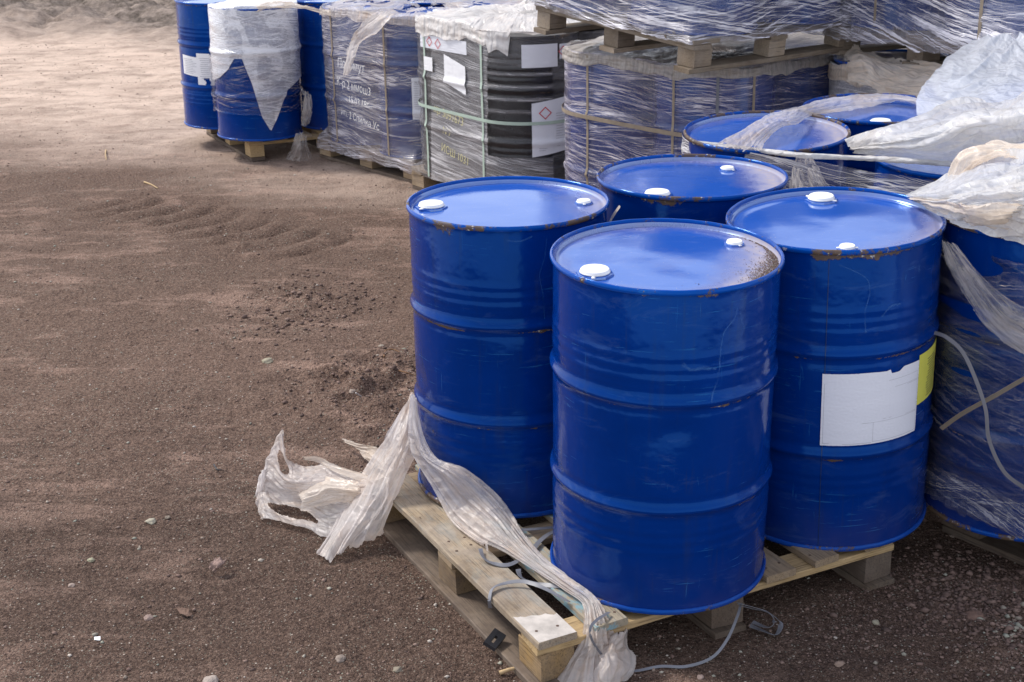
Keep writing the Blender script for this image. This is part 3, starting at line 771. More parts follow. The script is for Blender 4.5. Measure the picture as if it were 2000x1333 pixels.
M_thin5 = sheet_mat('dusty_cover', (.50, .46, .42), (.36, .29, .23), .9, .8, .2, 15, .006)
M_thin = sheet_mat('thin_film', (.66, .63, .62), (.50, .42, .36), .38, .5, .4, 5, .005)

# P2 : leftmost pallet, two front drums and two behind
G2 = 'drums of the leftmost pallet'
dG = (-1.825, 9.741); dF = (-2.164, 10.228)
tF = drum(dF[0], dF[1], .146, 'bare blue drum farthest left, two torn paper labels on its side', G2, (1.1, -1.5), 0, 21, True, 'blue', [(1.9, .2, 0)], (P_BODY, lid_paint('drum_lid_paint', seed=21, dust=1.2, dust_dir=(0, -1)), P_RIM))
drum(dG[0], dG[1], .146, 'blue drum hooded with white film, front of the leftmost pallet', G2, (1.0, -.3), 0, 22, True, 'blue', [], (P_BODY, P_LID, P_RIM))
drum(-1.30, 10.08, .146, 'dented blue drum behind and right of the film-hooded one', G2, (.4, 0), 0, 1)
drum(-1.63, 10.60, .146, 'blue drum at the back of the leftmost pallet', G2, (0, 0), 0, 2)
hG = Hull([dG], .2925); hG.c = Vector(dG)
hoodm = film_mat('hood_film', .42, .5, .5, (.78, .79, .84), .2, 1.1, (.10, -.2, .35), .5, seed=7)
def hood_skirt(ii, px):
    t = (px-408)/170
    pts = [(0, .50), (.1, .46), (.2, .40), (.27, .33), (.36, .33), (.46, .50), (.55, .72), (.64, .82), (.72, .74), (.85, .56), (1, .50)]
    for (a, b), (c, d_) in zip(pts, pts[1:]):
        if a <= t <= c: return b+(d_-b)*(t-a)/(c-a)
    return .5
def hood(name, hull, z0, mat, label, group, ax):
    V = []; UV = []; nu = 220; nr = 20; ns = 60
    for i in range(nu):
        ii = 360*i/nu; s_ = hull.len[int(ii)]; sk = hood_skirt(ii, topx((*hull.pt(ii), z0-.3))[0])
        for j in range(nr+ns):
            if j < nr:
                f = max(.01, j/(nr-1)); p = hull.c+(hull.pt(ii, .004)-hull.c)*f; z = z0+.012*fbm(p.x*5, p.y*5, 2, 4)-.008*(1-f)
            else:
                t = (j-nr+1)/ns; z = z0-.006-sk*t
                p = hull.pt(ii, .006+hoopz(z, .146)+.004*fbm(s_*5, z*14, 3, 4))
            x, y = p.x+(z-.146)*ax[0], p.y+(z-.146)*ax[1]
            V.append((x, y, z)); UV.append((s_, z))
    o = mesh(name, V, grid_faces(nu, nr+ns, True), mat, None, True, UV, {'dens': [1.0 if .35*nz(a*9, b*5, 3)+.65 > .6 else 1.5 for a, b in UV]}); return tag(o, label, 'plastic sheet', group)
hood('film_hood', hG, 1.036, hoodm, 'white translucent film hood pulled over the front drum of the leftmost pallet', 'film on the leftmost pallet', (math.tan(R_(1)), 0))
wrap('film_strands', hG, .146, .70, .33, film_mat('strand_film', -.22, .25, .05, (.50, .42, .42), .6, 1.1, (.12, -.22, .3), .25, seed=9), 'thin beige film strands criss-crossing the hooded drum', 'film on the leftmost pallet',
     lambda ii, z, px: 1.0, seed=2, off=.009, nv=40, jag=.03)
# labels on the far-left drum
def drum_patch(name, parent, a0, a1, z0, z1, mat, r=.2885, n=26, skew=0, tear=None, par_off=0, topf=None):
    V = []
    for i in range(n+1):
        for j in range(n+1):
            a = a0+(a1-a0)*i/n; z = z0+(z1-z0)*j/n*(topf(i/n) if topf else 1)+skew*(i/n-.5)
            rr = max(r, drum_profile(z, 'steel')+.002)+par_off+.0006*nz(i*.5, j*.5)
            V.append((rr*math.cos(a), rr*math.sin(a), z))
    keep = (lambda i, j: not tear(i/n, j/n)) if tear else None
    return mesh(name, V, grid_faces(n+1, n+1, False, keep), mat, parent)
def ang_px(dr, px, z):
    best = None; mw = dr
    for k_ in range(0, 721):
        a = -math.pi+k_/720*2*math.pi
        loc = Vector((.289*math.cos(a), .289*math.sin(a), z)); wv = Vector(dr['_o'])+loc
        if (wv.x-dr['_o'][0])*(CAM[0]-dr['_o'][0])+(wv.y-dr['_o'][1])*(CAM[1]-dr['_o'][1]) < 0: continue
        e = abs(topx(wv)[0]-px)
        if best is None or e < best[0]: best = (e, a)
    return best[1]
ox = {'_o': (dF[0]+.01, dF[1]-.01, .146)}
a0, a1, a2 = ang_px(ox, 357, .5), ang_px(ox, 385, .5), ang_px(ox, 420, .5)
def lines_on(parent, a0, a1, zs, r, mat=None, hgt=.003, name='printed_text', seed=0):
    V = []; F = []; rr = random.Random(seed)
    for z in zs:
        b0 = a0+(a1-a0)*rr.uniform(0, .15); b1 = a1-(a1-a0)*rr.uniform(0, .3)
        b = len(V); n = 10
        for i in range(n+1):
            a = b0+(b1-b0)*i/n
            for dz in (0, hgt): V.append((r*math.cos(a), r*math.sin(a), z+dz))
        F += [(b+2*i, b+2*i+2, b+2*i+3, b+2*i+1) for i in range(n)]
    return mesh(name, V, F, mat or MAT['ink_grey'], parent, False)
l1 = drum_patch('paper_label', tF, a0, a1, .375, .51, MAT['paper_white'], skew=-.01)
lines_on(l1, a0+.05, a1-.03, [.39+i*.012 for i in range(9)], .2905, seed=1)
l2 = drum_patch('paper_label', tF, a1-.02, a2, .315, .535, MAT['paper_white'], par_off=.001, tear=lambda u, v: (v < .2 and abs(u-.55-.2*nz(v*9, 3)) < .13*(1+v)) or (v > .86 and u-.62 > (1-v)*2.2))
lines_on(l2, a1+.05, a2-.08, [.36+i*.014 for i in range(11)], .2918, seed=2)

# P3 : handwritten wrapped load
C3, A3 = (-.68, 8.69), 39
cs3 = drums4(C3, A3, .146, ['blue drum at the near corner of the handwritten load', 'blue drum at the left of the handwritten load', 'blue drum at the right back of the handwritten load', 'blue drum at the rear of the handwritten load'], 'drums of the handwritten load', seed=0)
h3 = Hull(cs3, .2975, corners(C3, A3))
def d3(ii, z, px):
    d_ = 1.0
    if z > .58: d_ = 1.25 if px < 755 else (.95 if z > .9 or z < .72 else .35)
    elif px > 757: d_ = .30 if z > .40 else 1.0
    elif z > .40: d_ = .8
    if z < .25: d_ = 1.3
    d_ *= .8
    return d_
w3 = wrap('stretch_film_wrap', h3, .146, 1.035, .085, M_wrap, 'wrinkled dirty stretch film with white handwriting, flaring over its pallet', 'film-wrapped loads', d3, .10, 3, nu=420, nv=90, jag=.035)
for s_, px, z, sz, sl_ in (('Поломут', 662, .665, .085, -.02), ('К-р 2 ммош3', 662, .545, .075, -.06), ('15.03.18г.', 684, .445, .068, -.05), ('ип. 2 Спилка Ус', 670, .355, .066, -.10)):
    text_on(s_, h3, .146, px, z, sz, MAT['marker'], w3, .014, sl_)
for px in (655, 755): strap_on(h3, .146, px, .16, 1.03, .014, MAT['strap_beige'], 'beige strap down the handwritten load, %s' % ('left one' if px < 700 else 'right one, at its near corner'), 'straps under film', .010)
lab3 = patch_on('paper_label', h3, .146, (808, 832), (.40, .66), MAT['paper'], w3, .009)
cover('cover_film', h3, 1.045, M_torn, 'torn cream film strewn over the top of the handwritten load', 'torn covers on top of loads', .05, .03, 5, hole=lambda p, j, f: j < 30 and f > -.02 and f < .30)
# P4 : black drums
C4, A4 = (-.03, 7.66), 35.6
cs4 = drums4(C4, A4, .146, ['ribbed black drum at the near corner of the strapped load', 'ribbed black drum at the left of the strapped load, hazed by film', 'ribbed black drum at the right back of the strapped load', 'ribbed black drum at the rear of the strapped load'], 'black drums', 'black', seed=4)
h4 = Hull(cs4, .2975, corners(C4, A4))
def d4(ii, z, px):
    if px < 842: return .35
    if px < 952:
        return .80 if z > .55 else 1.0
    if px < 1080:
        if .42 < z < .50: return .05
        if z < .36: return .75
        if z > .86: return .25
        return .04+.8*max(0, math.sin((z-.60)/.0345*math.pi))**4*(z > .60)
    return .25
M_w4 = film_mat('wrap_film_grey', .38, .42, .08, (.44, .43, .45), .1, .9, (.10, .16, .03), .18, seed=6)
w4 = wrap('stretch_film_wrap', h4, .146, 1.03, .12, M_w4, 'grey stretch film with green straps round the black drums', 'film-wrapped loads', d4, .05, 6, nu=420, nv=110, jag=.01)
for s_, px, z, sz, sl_ in (('кр 3091673', 851, .535, .072, -.13), ('N 7', 868, .42, .062, -.1), ('ИСШ 1031', 866, .315, .068, -.15)):
    text_on(s_, h4, .146, px, z, sz, MAT['marker_yellow'], w4, .015, sl_)
for px, lb in ((836, 'pale green upright strap at the left of the black drums'), (945, 'pale green upright strap between the two black drums')):
    strap_on(h4, .146, px, .13, 1.02, .016, MAT['strap_green'], lb, 'green straps', .013)
hoop_strap(h4, .146, .555, .018, MAT['strap_green'], 'pale green strap running level round the black drums', 'green straps', .015)
def diamond(hull, zb, px, z, s, parent, off):
    i0 = hull.at_px(px, z); V = []; ds = s/hull.rr(i0)/(2*math.pi)*360
    for q in (1, .80):
        for a in range(4):
            p = hull.pt(i0+q*ds*math.cos(a*math.pi/2), off); V.append((p.x, p.y, z+q*s*math.sin(a*math.pi/2)))
    return mesh('hazard_diamond', V, [(a, (a+1) % 4, 4+(a+1) % 4, 4+a) for a in range(4)], MAT['ink_red'], parent, False)
pl = patch_on('paper_label', h4, .146, (824, 914), (.90, .975), MAT['paper'], w4, .010); diamond(h4, .146, 842, .94, .03, pl, .013); diamond(h4, .146, 858, .935, .03, pl, .013)
text_on('!', h4, .146, 841, .925, .03, MAT['ink'], pl, .0135)
patch_on('paper_sheet', h4, .146, (874, 914), (.70, .86), MAT['paper_white'], w4, .016, slope=-.05)
patch_on('paper_scrap', h4, .146, (833, 851), (.77, .85), MAT['paper_white'], w4, .017)
pl = patch_on('paper_label', h4, .146, (1021, 1088), (.86, .985), MAT['paper'], w4, .012)
pl = patch_on('paper_label', h4, .146, (1093, 1112), (.90, .98), MAT['paper'], w4, .012); diamond(h4, .146, 1101, .94, .03, pl, .015)
pl = patch_on('paper_label', h4, .146, (1042, 1110), (.38, .68), MAT['paper'], w4, .012, slope=.03); diamond(h4, .146, 1064, .61, .036, pl, .0145)
def flat_lines(hull, pxs, zs, parent, off, mat=None):
    i0, i1 = hull.at_px(pxs[0], zs[0]), hull.at_px(pxs[1], zs[0]); V = []; F = []
    for kq, z in enumerate(zs):
        b = len(V); e = i0+(i1-i0)*(.75+.25*math.sin(kq*2.3))
        for q in range(7):
            for dz in (0, .003):
                p = hull.pt(i0+(e-i0)*q/6, off); V.append((p.x, p.y, z+dz))
        F += [(b+2*q, b+2*q+2, b+2*q+3, b+2*q+1) for q in range(6)]
    return mesh('printed_text', V, F, mat or MAT['ink_grey'], parent, False)
flat_lines(h4, (1085, 1108), [.42+i*.014 for i in range(14)], pl, .0145); flat_lines(h4, (1052, 1068), [.40+i*.012 for i in range(4)], pl, .0145)
flat_lines(h3, (811, 829), [.41+i*.014 for i in range(17)], lab3, .0115)
cover('cover_sheet', h4, 1.075, sheet_mat('cover_sheeting', (.80, .77, .75), (.70, .60, .52), .93, .25, .2, 9, .006), 'crumpled white sheet covering the black drums, folded down at its edge', 'torn covers on top of loads', .06, .035, 6,
      skirtf=lambda ii, px: .085 if px < 955 else (.13 if px < 995 else .012))

# P5/P6 : two-high stack
C5, A5 = (.90, 6.36), 42
cs5 = drums4(C5, A5, .146, ['blue drum at the near corner of the lower load under the tilted pallet', 'blue drum at the left of the lower load under the tilted pallet', 'blue drum at the right of the lower load under the tilted pallet', None], 'drums of the lower middle load', seed=7)
h5 = Hull(cs5, .2975, corners(C5, A5))
def d5(ii, z, px):
    if px > 1480: return .75
    if z > .85: return 1.2
    return 1.0 if px < 1320 else .72
wrap('stretch_film_wrap', h5, .146, 1.045, .09, film_mat('wrap_film_lower', .05, .24, .10, (.52, .48, .62), .5, 1.0, (.05, -.09, .2), .35, seed=11), 'beige-streaked stretch film round the lower load beneath the tilted pallet', 'film-wrapped loads', d5, .04, 11, nu=460, nv=90, jag=.02)
for px in (1150, 1314, 1400, 1466): strap_on(h5, .146, px, .15, 1.03, .013, MAT['strap_beige'] if px != 1400 else MAT['strap'], 'strap under film on the lower middle load, ' + {1150: 'leftmost', 1314: 'second from left', 1400: 'greyish, just right of the pallet corner', 1466: 'rightmost'}[px], 'straps under film', .009)
hoop_strap(h5, .146, .735, .02, MAT['strap_beige'], 'beige band running round the upper part of the lower middle load', 'straps under film', .011, .015)
cover('cover_film', h5, 1.048, M_thin5, 'dirty film over the lower middle load beneath the tilted pallet', 'torn covers on top of loads', .05, .02, 19)
# pallet P6 sits tilted: left end high
K6 = Vector((.727, 6.1)); ang6 = 38
TZ = .092/1.087
def tz6(p):   # extra height along the left-back direction
    return ((Vector((p[0], p[1]))-K6).dot(Vector((-math.sin(R_(ang6)), math.cos(R_(ang6))))))*TZ
z6 = 1.058
t6 = pallet(K6, ang6, z6, 'weathered pallet tilted on top of the lower load, its corner jutting out', 'pallets stacked on loads', swap=True, mats=W['wood_grey'], seed=83, blk=.105, size=1.09)
t6.rotation_euler = (math.atan(TZ), 0, R_(ang6))
cs6 = []
Rv6 = Vector((math.cos(R_(ang6)), math.sin(R_(ang6)))); Lv6 = Vector((-Rv6.y, Rv6.x))
for n, (i, j) in enumerate(((0, 0), (0, 1), (1, 0), (1, 1))):
    p = K6+Rv6*(.275+.59*i)+Lv6*(.275+.59*j); cs6.append(p)
    dq = drum(p.x, p.y, z6+.147+tz6(p), ['blue drum at the near corner of the tilted upper pallet', 'blue drum at the left of the tilted upper pallet', 'blue drum at the right of the tilted upper pallet', 'blue drum at the back of the tilted upper pallet'][n], 'drums on the tilted pallet', (math.degrees(math.atan(TZ*math.sin(R_(ang6)))), -math.degrees(math.atan(TZ*math.cos(R_(ang6))))), n, n)
h6 = Hull(cs6, .2985, corners(K6, ang6, 1.14, -.004))
wrap('stretch_film_wrap', h6, z6+.146, z6+1.04, z6+.128, film_mat('wrap_film_upper', .02, .32, .16, (.64, .63, .74), .3, 1.4, (.14, -.16, .05), .5, seed=12), 'shiny creased stretch film round the drums on the tilted pallet', 'film-wrapped loads',
     lambda ii, z, px: 1.25 if z < z6+.26 else (.95 if px < 1290 else (.55 if px < 1420 else .85)), .16, 12, nu=460, nv=90, jag=.022, tiltf=tz6, rough=.006)

# P7/P8 : far right stack
C7, A7 = (2.0, 5.85), 29
cs7 = drums4((C7[0]-.04, C7[1]), A7, .146, ['blue drum at the near corner of the lower far right load', 'blue drum at the left of the lower far right load', None, None], 'drums of the lower far right load', seed=5)
h7 = Hull(cs7, .2985, corners(C7, A7))
wrap('stretch_film_wrap', h7, .146, 1.01, .09, M_wrap_white, 'stretch film round the lower load behind the white sheets at far right', 'film-wrapped loads', lambda ii, z, px: 1.1, .04, 13, nu=420, nv=80)
cover('cover_film', h7, 1.02, M_cream, 'cream film bunched over the top of the lower far right load', 'torn covers on top of loads', .07, .02, 12)
K8 = Vector((2.005, 5.80)); z8 = 1.045
pallet(K8, 29, z8, 'wooden pallet stacked on the far right load, half hidden by film', 'pallets stacked on loads', swap=True, mats=W['wood_grey'], seed=93, blk=.105)
cs8 = drums4(K8, 29, z8+.146, ['blue drum at the near corner of the upper far right load', 'blue drum at the left of the upper far right load', 'blue drum at the right of the upper far right load', None], 'drums of the upper far right load', seed=2)
h8 = Hull(cs8, .2985, corners(K8, 29, 1.14, .012))
wrap('stretch_film_wrap', h8, z8+.146, z8+1.04, z8+.085, film_mat('wrap_film_far', .04, .36, .24, (.68, .67, .78), .25, 1.3, (.20, .26, -.06), .5, seed=14), 'glossy streaked stretch film flaring over the upper pallet at far right', 'film-wrapped loads',
     lambda ii, z, px: 1.4 if z < z8+.24 else .95, .20, 14, nu=460, nv=100, jag=.045, rough=.006)
for px in (1722, 1930): strap_on(h8, z8+.146, px, z8+.16, z8+1.02, .014, MAT['strap_beige'], 'beige strap under film on the upper far right load, ' + ('left one' if px < 1800 else 'right one'), 'straps under film', .010)
# stack filling the dark gap between the two
for zz, lb in ((.0, 'lower'), (1.04, 'upper')):
    cc = (2.0, 8.0)
    pallet(cc, 35, zz, lb + ' pallet of the dark stack in the gap behind', 'pallets of the rear stack', mats=W['wood_grey'], seed=103+int(zz))
    cx4 = drums4(cc, 35, zz+.146, [lb + ' blue drum of the rear stack, near corner', lb + ' blue drum of the rear stack, left', None, None], 'drums of the rear stack', seed=3)
    wrap('stretch_film_wrap', Hull(cx4, .2985), zz+.146, zz+1.03, zz+.13, M_wrap_dark, 'dull film round the ' + lb + ' load of the stack in the gap behind', 'film-wrapped loads', None, 0, 15, nu=200, nv=40)

# P9 wrap and P10 wrap
h9 = Hull([(.884-.003, 5.043-.01), (1.375, 5.42), (1.43, 4.50), (1.87, 4.95)], .2985)
def d9(ii, z, px):
    if z > .97: return 2.0
    return 1.0 if px < 1560 else .8
wrap('stretch_film_wrap', h9, .150, 1.005, .12, film_mat('wrap_film_open', .05, .55, .05, (.62, .60, .62), .25, 1.3, (.04, -.10, .14), .5, seed=16), 'horizontally streaked film round the half-unwrapped drums', 'film-wrapped loads', d9, 0, 16, nu=460, nv=110, jag=.012)
def rope(name, pts, r, mat, label, cat, group=None, seed=0, flat=.7, n=160, parent=None):
    P = crom([Vector(p) for p in pts], n); V = []; UV = []; m = 14; s_ = 0
    for i in range(n):
        t = (P[min(n-1, i+1)]-P[max(0, i-1)]).normalized(); a = t.cross(Vector((0, 0, 1))).normalized(); b = a.cross(t)
        if i: s_ += (P[i]-P[i-1]).length
        rr = r(i/(n-1)) if callable(r) else r
        for j in range(m):
            th = j/m*2*math.pi+s_*9; q = rr*(1+.45*nz(math.cos(th)*2+seed, math.sin(th)*2, s_*7))
            V.append(tuple(P[i]+a*(q*math.cos(th))+b*(q*flat*math.sin(th)))); UV.append((j/m*r_mean(rr), s_))
    F = [(i*m+j, (i+1)*m+j, (i+1)*m+(j+1) % m, i*m+(j+1) % m) for i in range(n-1) for j in range(m)]
    o = mesh(name, V, F, mat, parent, True, UV)
    if label: tag(o, label, cat, group)
    return o
def r_mean(r): return r*6.28
def crom(P, n):
    out = []; m = len(P)-1
    for k_ in range(n):
        t = k_/(n-1)*m; i = min(m-1, int(t)); f = t-i
        p0 = P[max(0, i-1)]; p1 = P[i]; p2 = P[i+1]; p3 = P[min(m, i+2)]
        out.append(.5*((2*p1)+(-p0+p2)*f+(2*p0-5*p1+4*p2-p3)*f*f+(-p0+3*p1-3*p2+p3)*f**3))
    return out
h10 = Hull([(1.445, 3.80), (1.925, 4.16), (1.80, 3.32), (2.28, 3.68)], .2965)
def d10(ii, z, px):
    if z < .30: return 1.7
    if z > .86: return .9
    return .8
wrap('stretch_film_wrap', h10, .150, .955, .195, M_near, 'clear crinkled film round the drum at the right edge, bunched near its foot', 'film-wrapped loads', d10, 0, 17, nu=520, nv=120, jag=.05, off=.003, rough=.012)

# ------------------------------------------------------------------ loose sheets
def sheet(name, rows, mat, nu=120, nv=90, folds=0, amp=0, crumple=0, seed=0, ragged=.0, parent=None, across='v', label=None, cat='plastic sheet', group=None, edge=(1, 1, 1, 1), cs=6.0, thick=0, hole=None):
    """surface through a grid of points; pleats run along the rows' direction (u) unless across='u'"""
    A = [crom([Vector(p) for p in r], nv) for r in rows]
    P = [[None]*nv for _ in range(nu)]
    for j in range(nv):
        col = crom([A[i][j] for i in range(len(rows))], nu)
        for i in range(nu): P[i][j] = col[i]
    W_ = sum((P[i][nv-1]-P[i][0]).length for i in range(nu))/nu; L_ = sum((P[i+1][nv//2]-P[i][nv//2]).length for i in range(nu-1))
    V = []; UV = []
    for i in range(nu):
        for j in range(nv):
            a = P[min(nu-1, i+1)][j]-P[max(0, i-1)][j]; b = P[i][min(nv-1, j+1)]-P[i][max(0, j-1)]
            nrm = a.cross(b); nrm = nrm.normalized() if nrm.length > 1e-9 else Vector((0, 0, 1))
            u, v = i/(nu-1), j/(nv-1)
            fv, fu = (v, u) if across == 'v' else (u, v)
            q = 0
            if amp:
                x = fv*folds+.9*fbm(fu*2.2, fv*1.5, seed, 3)
                rr = abs(nz(x*1.3, fu*1.6, seed))*2; rr2 = abs(nz(x*3.1, fu*3, seed+5))
                q += amp*((1-rr)*1.0+.45*(1-rr2)-.8)
            if crumple:
                p = P[i][j]*cs
                c1 = noise.voronoi(p+Vector((seed, 0, 0)))[0]; c2 = noise.voronoi(p*2.3+Vector((0, seed, 0)))[0]
                q += crumple*((c1[1]-c1[0])*1.0+.4*(c2[1]-c2[0])-.3+.6*fbm(p.x*.5, p.y*.5, p.z*.5+seed, 2))
            V.append(P[i][j]+nrm*q); UV.append((fv*(W_ if across == 'v' else L_), fu*(L_ if across == 'v' else W_)))
    def keep(i, j):
        if hole and hole(i/(nu-1), j/(nv-1)): return False
        if not ragged: return True
        u, v = i/(nu-1), j/(nv-1)
        g_ = ragged*(1+1.6*fbm(u*9, v*9, seed+11, 4)+.6*nz(u*40, v*40, seed))
        return not ((edge[0] and u < g_) or (edge[1] and 1-u < g_) or (edge[2] and v < g_*.9) or (edge[3] and 1-v < g_*.9))
    o = mesh(name, V, grid_faces(nu, nv, False, keep), mat, parent, True, UV)
    if label: tag(o, label, cat, group)
    return o
Z = PZ; Y = PY
tf = empty('torn_film', tuple(PZ(808, 1000, 0))); tag(tf, 'long torn white film spread on the dirt and twisted across the open pallet', 'plastic film')
tfm = tf.matrix_world
def dl(drum_key):
    x, y, z = heroes[drum_key][:3]; return x, y, z, heroes[drum_key][3]
def under(o, par):     # keep world coordinates when parented to a moved empty
    o.parent = par; o.matrix_parent_inverse = Matrix.Translation(-Vector(par.location))
def ptr(*r): return [PZ(*q) for q in r]
o = sheet('hanging_flap', [ptr((801, 778, .40), (804, 772, .40), (808, 768, .41), (812, 775, .40)),
  ptr((762, 842, .27), (778, 848, .31), (796, 850, .32), (814, 850, .30)),
  ptr((728, 895, .16), (752, 900, .23), (780, 900, .26), (810, 885, .26)),
  ptr((696, 945, .08), (728, 950, .17), (762, 955, .19), (797, 915, .21)),
  ptr((668, 1000, .03), (702, 1000, .10), (740, 1003, .12), (772, 975, .13)),
  ptr((640, 1050, .01), (672, 1045, .055), (715, 1042, .06), (757, 1026, .05)),
  ptr((616, 1082, .004), (648, 1096, .012), (700, 1068, .015), (750, 1045, .012))], M_torn, 170, 110, 7, .012, 0, 2, .035, edge=(0, 1, 0, 1)); under(o, tf)
def loop_hole(u, v): return ((u-.42)/.22)**2+((v-.80-.10*(u-.42))/.055)**2 < 1+.6*nz(u*18, v*9, 2) or ((u-.30)/.07)**2+((v-.22)/.09)**2 < 1+.5*nz(u*12, v*12, 7)
o = sheet('ground_flap', [ptr((508, 945, .06), (505, 965, .045), (500, 985, .02), (503, 1012, .002)),
  ptr((549, 838, .21), (524, 900, .13), (512, 960, .05), (524, 1018, .012)),
  ptr((564, 888, .14), (555, 930, .11), (548, 975, .035), (560, 1026, .014)),
  ptr((594, 905, .11), (590, 940, .11), (588, 980, .035), (600, 1036, .016)),
  ptr((640, 900, .13), (640, 940, .11), (636, 990, .045), (640, 1048, .014)),
  ptr((690, 922, .12), (690, 950, .11), (684, 995, .055), (684, 1034, .02)),
  ptr((735, 928, .13), (730, 950, .14), (722, 980, .10), (712, 1008, .06))], M_torn, 190, 130, 7, .014, .012, 5, .03, edge=(1, 0, 1, 1), across='v', cs=9, hole=loop_hole); under(o, tf)
o = sheet('inner_fold', [ptr((575, 955, .05), (580, 975, .07), (585, 1000, .04)), ptr((630, 930, .10), (640, 955, .11), (650, 985, .06)), ptr((700, 940, .13), (705, 960, .12), (705, 985, .07))], M_cream, 70, 50, 4, .010, .008, 8, .05, cs=9); under(o, tf)
o = sheet('ragged_strip', [ptr((668, 856, .02), (672, 862, .01)), ptr((700, 866, .06), (700, 880, .04)), ptr((735, 872, .09), (722, 905, .04)), ptr((770, 880, .14), (758, 925, .08))], M_cream, 70, 30, 3, .008, .006, 9, .06, cs=9); under(o, tf)
o = sheet('brown_strip', [ptr((587, 892, .13), (590, 900, .11)), ptr((625, 893, .15), (622, 905, .12)), ptr((655, 908, .15), (650, 920, .13)), ptr((710, 925, .14), (704, 940, .12)), ptr((725, 928, .14), (720, 940, .12))], M_cream, 80, 16, 2, .005, .004, 3, .03); under(o, tf)
def HB(px, py, rad=.315, key='B'):
    """point beside a hero drum: where the line of sight meets a slightly larger cylinder, or passes closest"""
    x0, y0, z0, tl = dl(key); d = _ray(px, py); h = .25
    x0 += h*math.tan(R_(tl[0])); y0 += h*math.tan(R_(tl[1]))
    a = d[0]**2+d[1]**2; b = 2*(d[0]*(CAM[0]-x0)+d[1]*(CAM[1]-y0)); c = (CAM[0]-x0)**2+(CAM[1]-y0)**2-rad**2
    q = b*b-4*a*c; t = (-b-math.sqrt(max(q, 0)))/2/a
    return Vector(CAM+d*t)
o = sheet('twisted_length', [[HB(803, 776), HB(808, 770), HB(813, 778)],
  [HB(800, 840), HB(812, 838, .33), HB(826, 850)],
  [HB(806, 886), HB(828, 890, .34), HB(858, 898)],
  [HB(846, 958), HB(876, 930, .345), HB(912, 918)],
  [PZ(880, 1018, .152), HB(922, 978, .345), HB(968, 962)],
  ptr((925, 1055, .15), (966, 1018, .20), (1004, 1012, .18)),
  ptr((978, 1076, .15), (1002, 1056, .18), (1022, 1042, .17)),
  ptr((1038, 1110, .15), (1050, 1099, .175), (1062, 1090, .165)),
  ptr((1102, 1152, .15), (1112, 1143, .17), (1124, 1136, .165)),
  ptr((1138, 1182, .148), (1150, 1172, .165), (1160, 1166, .16)),
  ptr((1140, 1222, .13), (1160, 1215, .145), (1186, 1205, .145)),
  ptr((1130, 1262, .09), (1160, 1255, .11), (1192, 1245, .10)),
  ptr((1105, 1300, .04), (1150, 1290, .07), (1205, 1268, .06)),
  ptr((1080, 1345, .0), (1140, 1340, .03), (1236, 1310, .02))], M_torn, 300, 90, 7, .009, 0, 12, .02, edge=(0, 0, 1, 1)); under(o, tf)
o = sheet('frayed_lace', [ptr((868, 985, .16), (878, 1000, .155), (890, 1018, .15)), ptr((905, 1005, .165), (905, 1025, .155), (912, 1045, .15)), ptr((945, 1020, .17), (940, 1045, .155), (944, 1068, .15)), ptr((960, 1025, .17), (958, 1052, .155), (954, 1080, .15))], M_torn, 90, 60, 5, .010, .008, 15, .06, cs=14, hole=lambda u, v: nz(u*9, v*6, 4) > .22); under(o, tf)
o = sheet('crumpled_tail', [ptr((1195, 1225, .11), (1212, 1240, .10), (1225, 1210, .12)), ptr((1165, 1270, .07), (1195, 1268, .09), (1222, 1258, .06)), ptr((1150, 1300, .04), (1190, 1298, .07), (1236, 1300, .02)), ptr((1130, 1345, .0), (1185, 1340, .03), (1222, 1330, .003))], M_torn, 80, 60, 4, .010, .012, 17, .03, cs=11); under(o, tf)

GS = 'plastic sheets heaped on the right-hand drums'
sheet('plastic_sheet', [[Y(1800, 250, 5.0), Y(1788, 215, 5.25), Y(1800, 180, 5.5), Y(1850, 118, 5.8), Y(1912, 66, 6.0)],
  [Y(1850, 262, 4.95), Y(1850, 232, 5.05), Y(1862, 185, 5.3), Y(1895, 122, 5.6), Y(1940, 60, 5.95)],
  [Y(1930, 255, 4.9), Y(1930, 225, 5.0), Y(1940, 180, 5.2), Y(1955, 125, 5.5), Y(1972, 70, 5.85)],
  [Y(2010, 245, 4.85), Y(2010, 215, 4.95), Y(2010, 175, 5.15), Y(2010, 125, 5.45), Y(2010, 72, 5.8)],
  [Y(2110, 245, 4.8), Y(2110, 215, 4.9), Y(2110, 175, 5.1), Y(2110, 125, 5.4), Y(2110, 90, 5.7)]], M_sheet_blue, 170, 170, 4, .022, .014, 4, .008, label='bluish white plastic sheet rising in a creased slope at the back of the heap', group=GS, across='v', cs=4.5)
sheet('plastic_sheet', [[Z(1652, 283, 1.035), Z(1657, 290, 1.04), Z(1664, 298, 1.03)],
  [Z(1722, 250, 1.07), Z(1725, 275, 1.10), Z(1738, 303, 1.04)],
  [Z(1800, 226, 1.09), Z(1812, 262, 1.16), Z(1832, 313, 1.05)],
  [Z(1878, 200, 1.12), Z(1890, 240, 1.22), Z(1905, 305, 1.08)],
  [Z(1950, 202, 1.14), Z(1960, 232, 1.25), Z(1975, 292, 1.12)],
  [Z(2010, 178, 1.16), Z(2015, 215, 1.27), Z(2020, 285, 1.14)],
  [Z(2110, 160, 1.18), Z(2110, 205, 1.28), Z(2110, 280, 1.15)]], M_sheet, 200, 130, 6, .022, .010, 9, .012, label='white plastic sheet trailing left in a long fold over the blue lids', group=GS, cs=7)
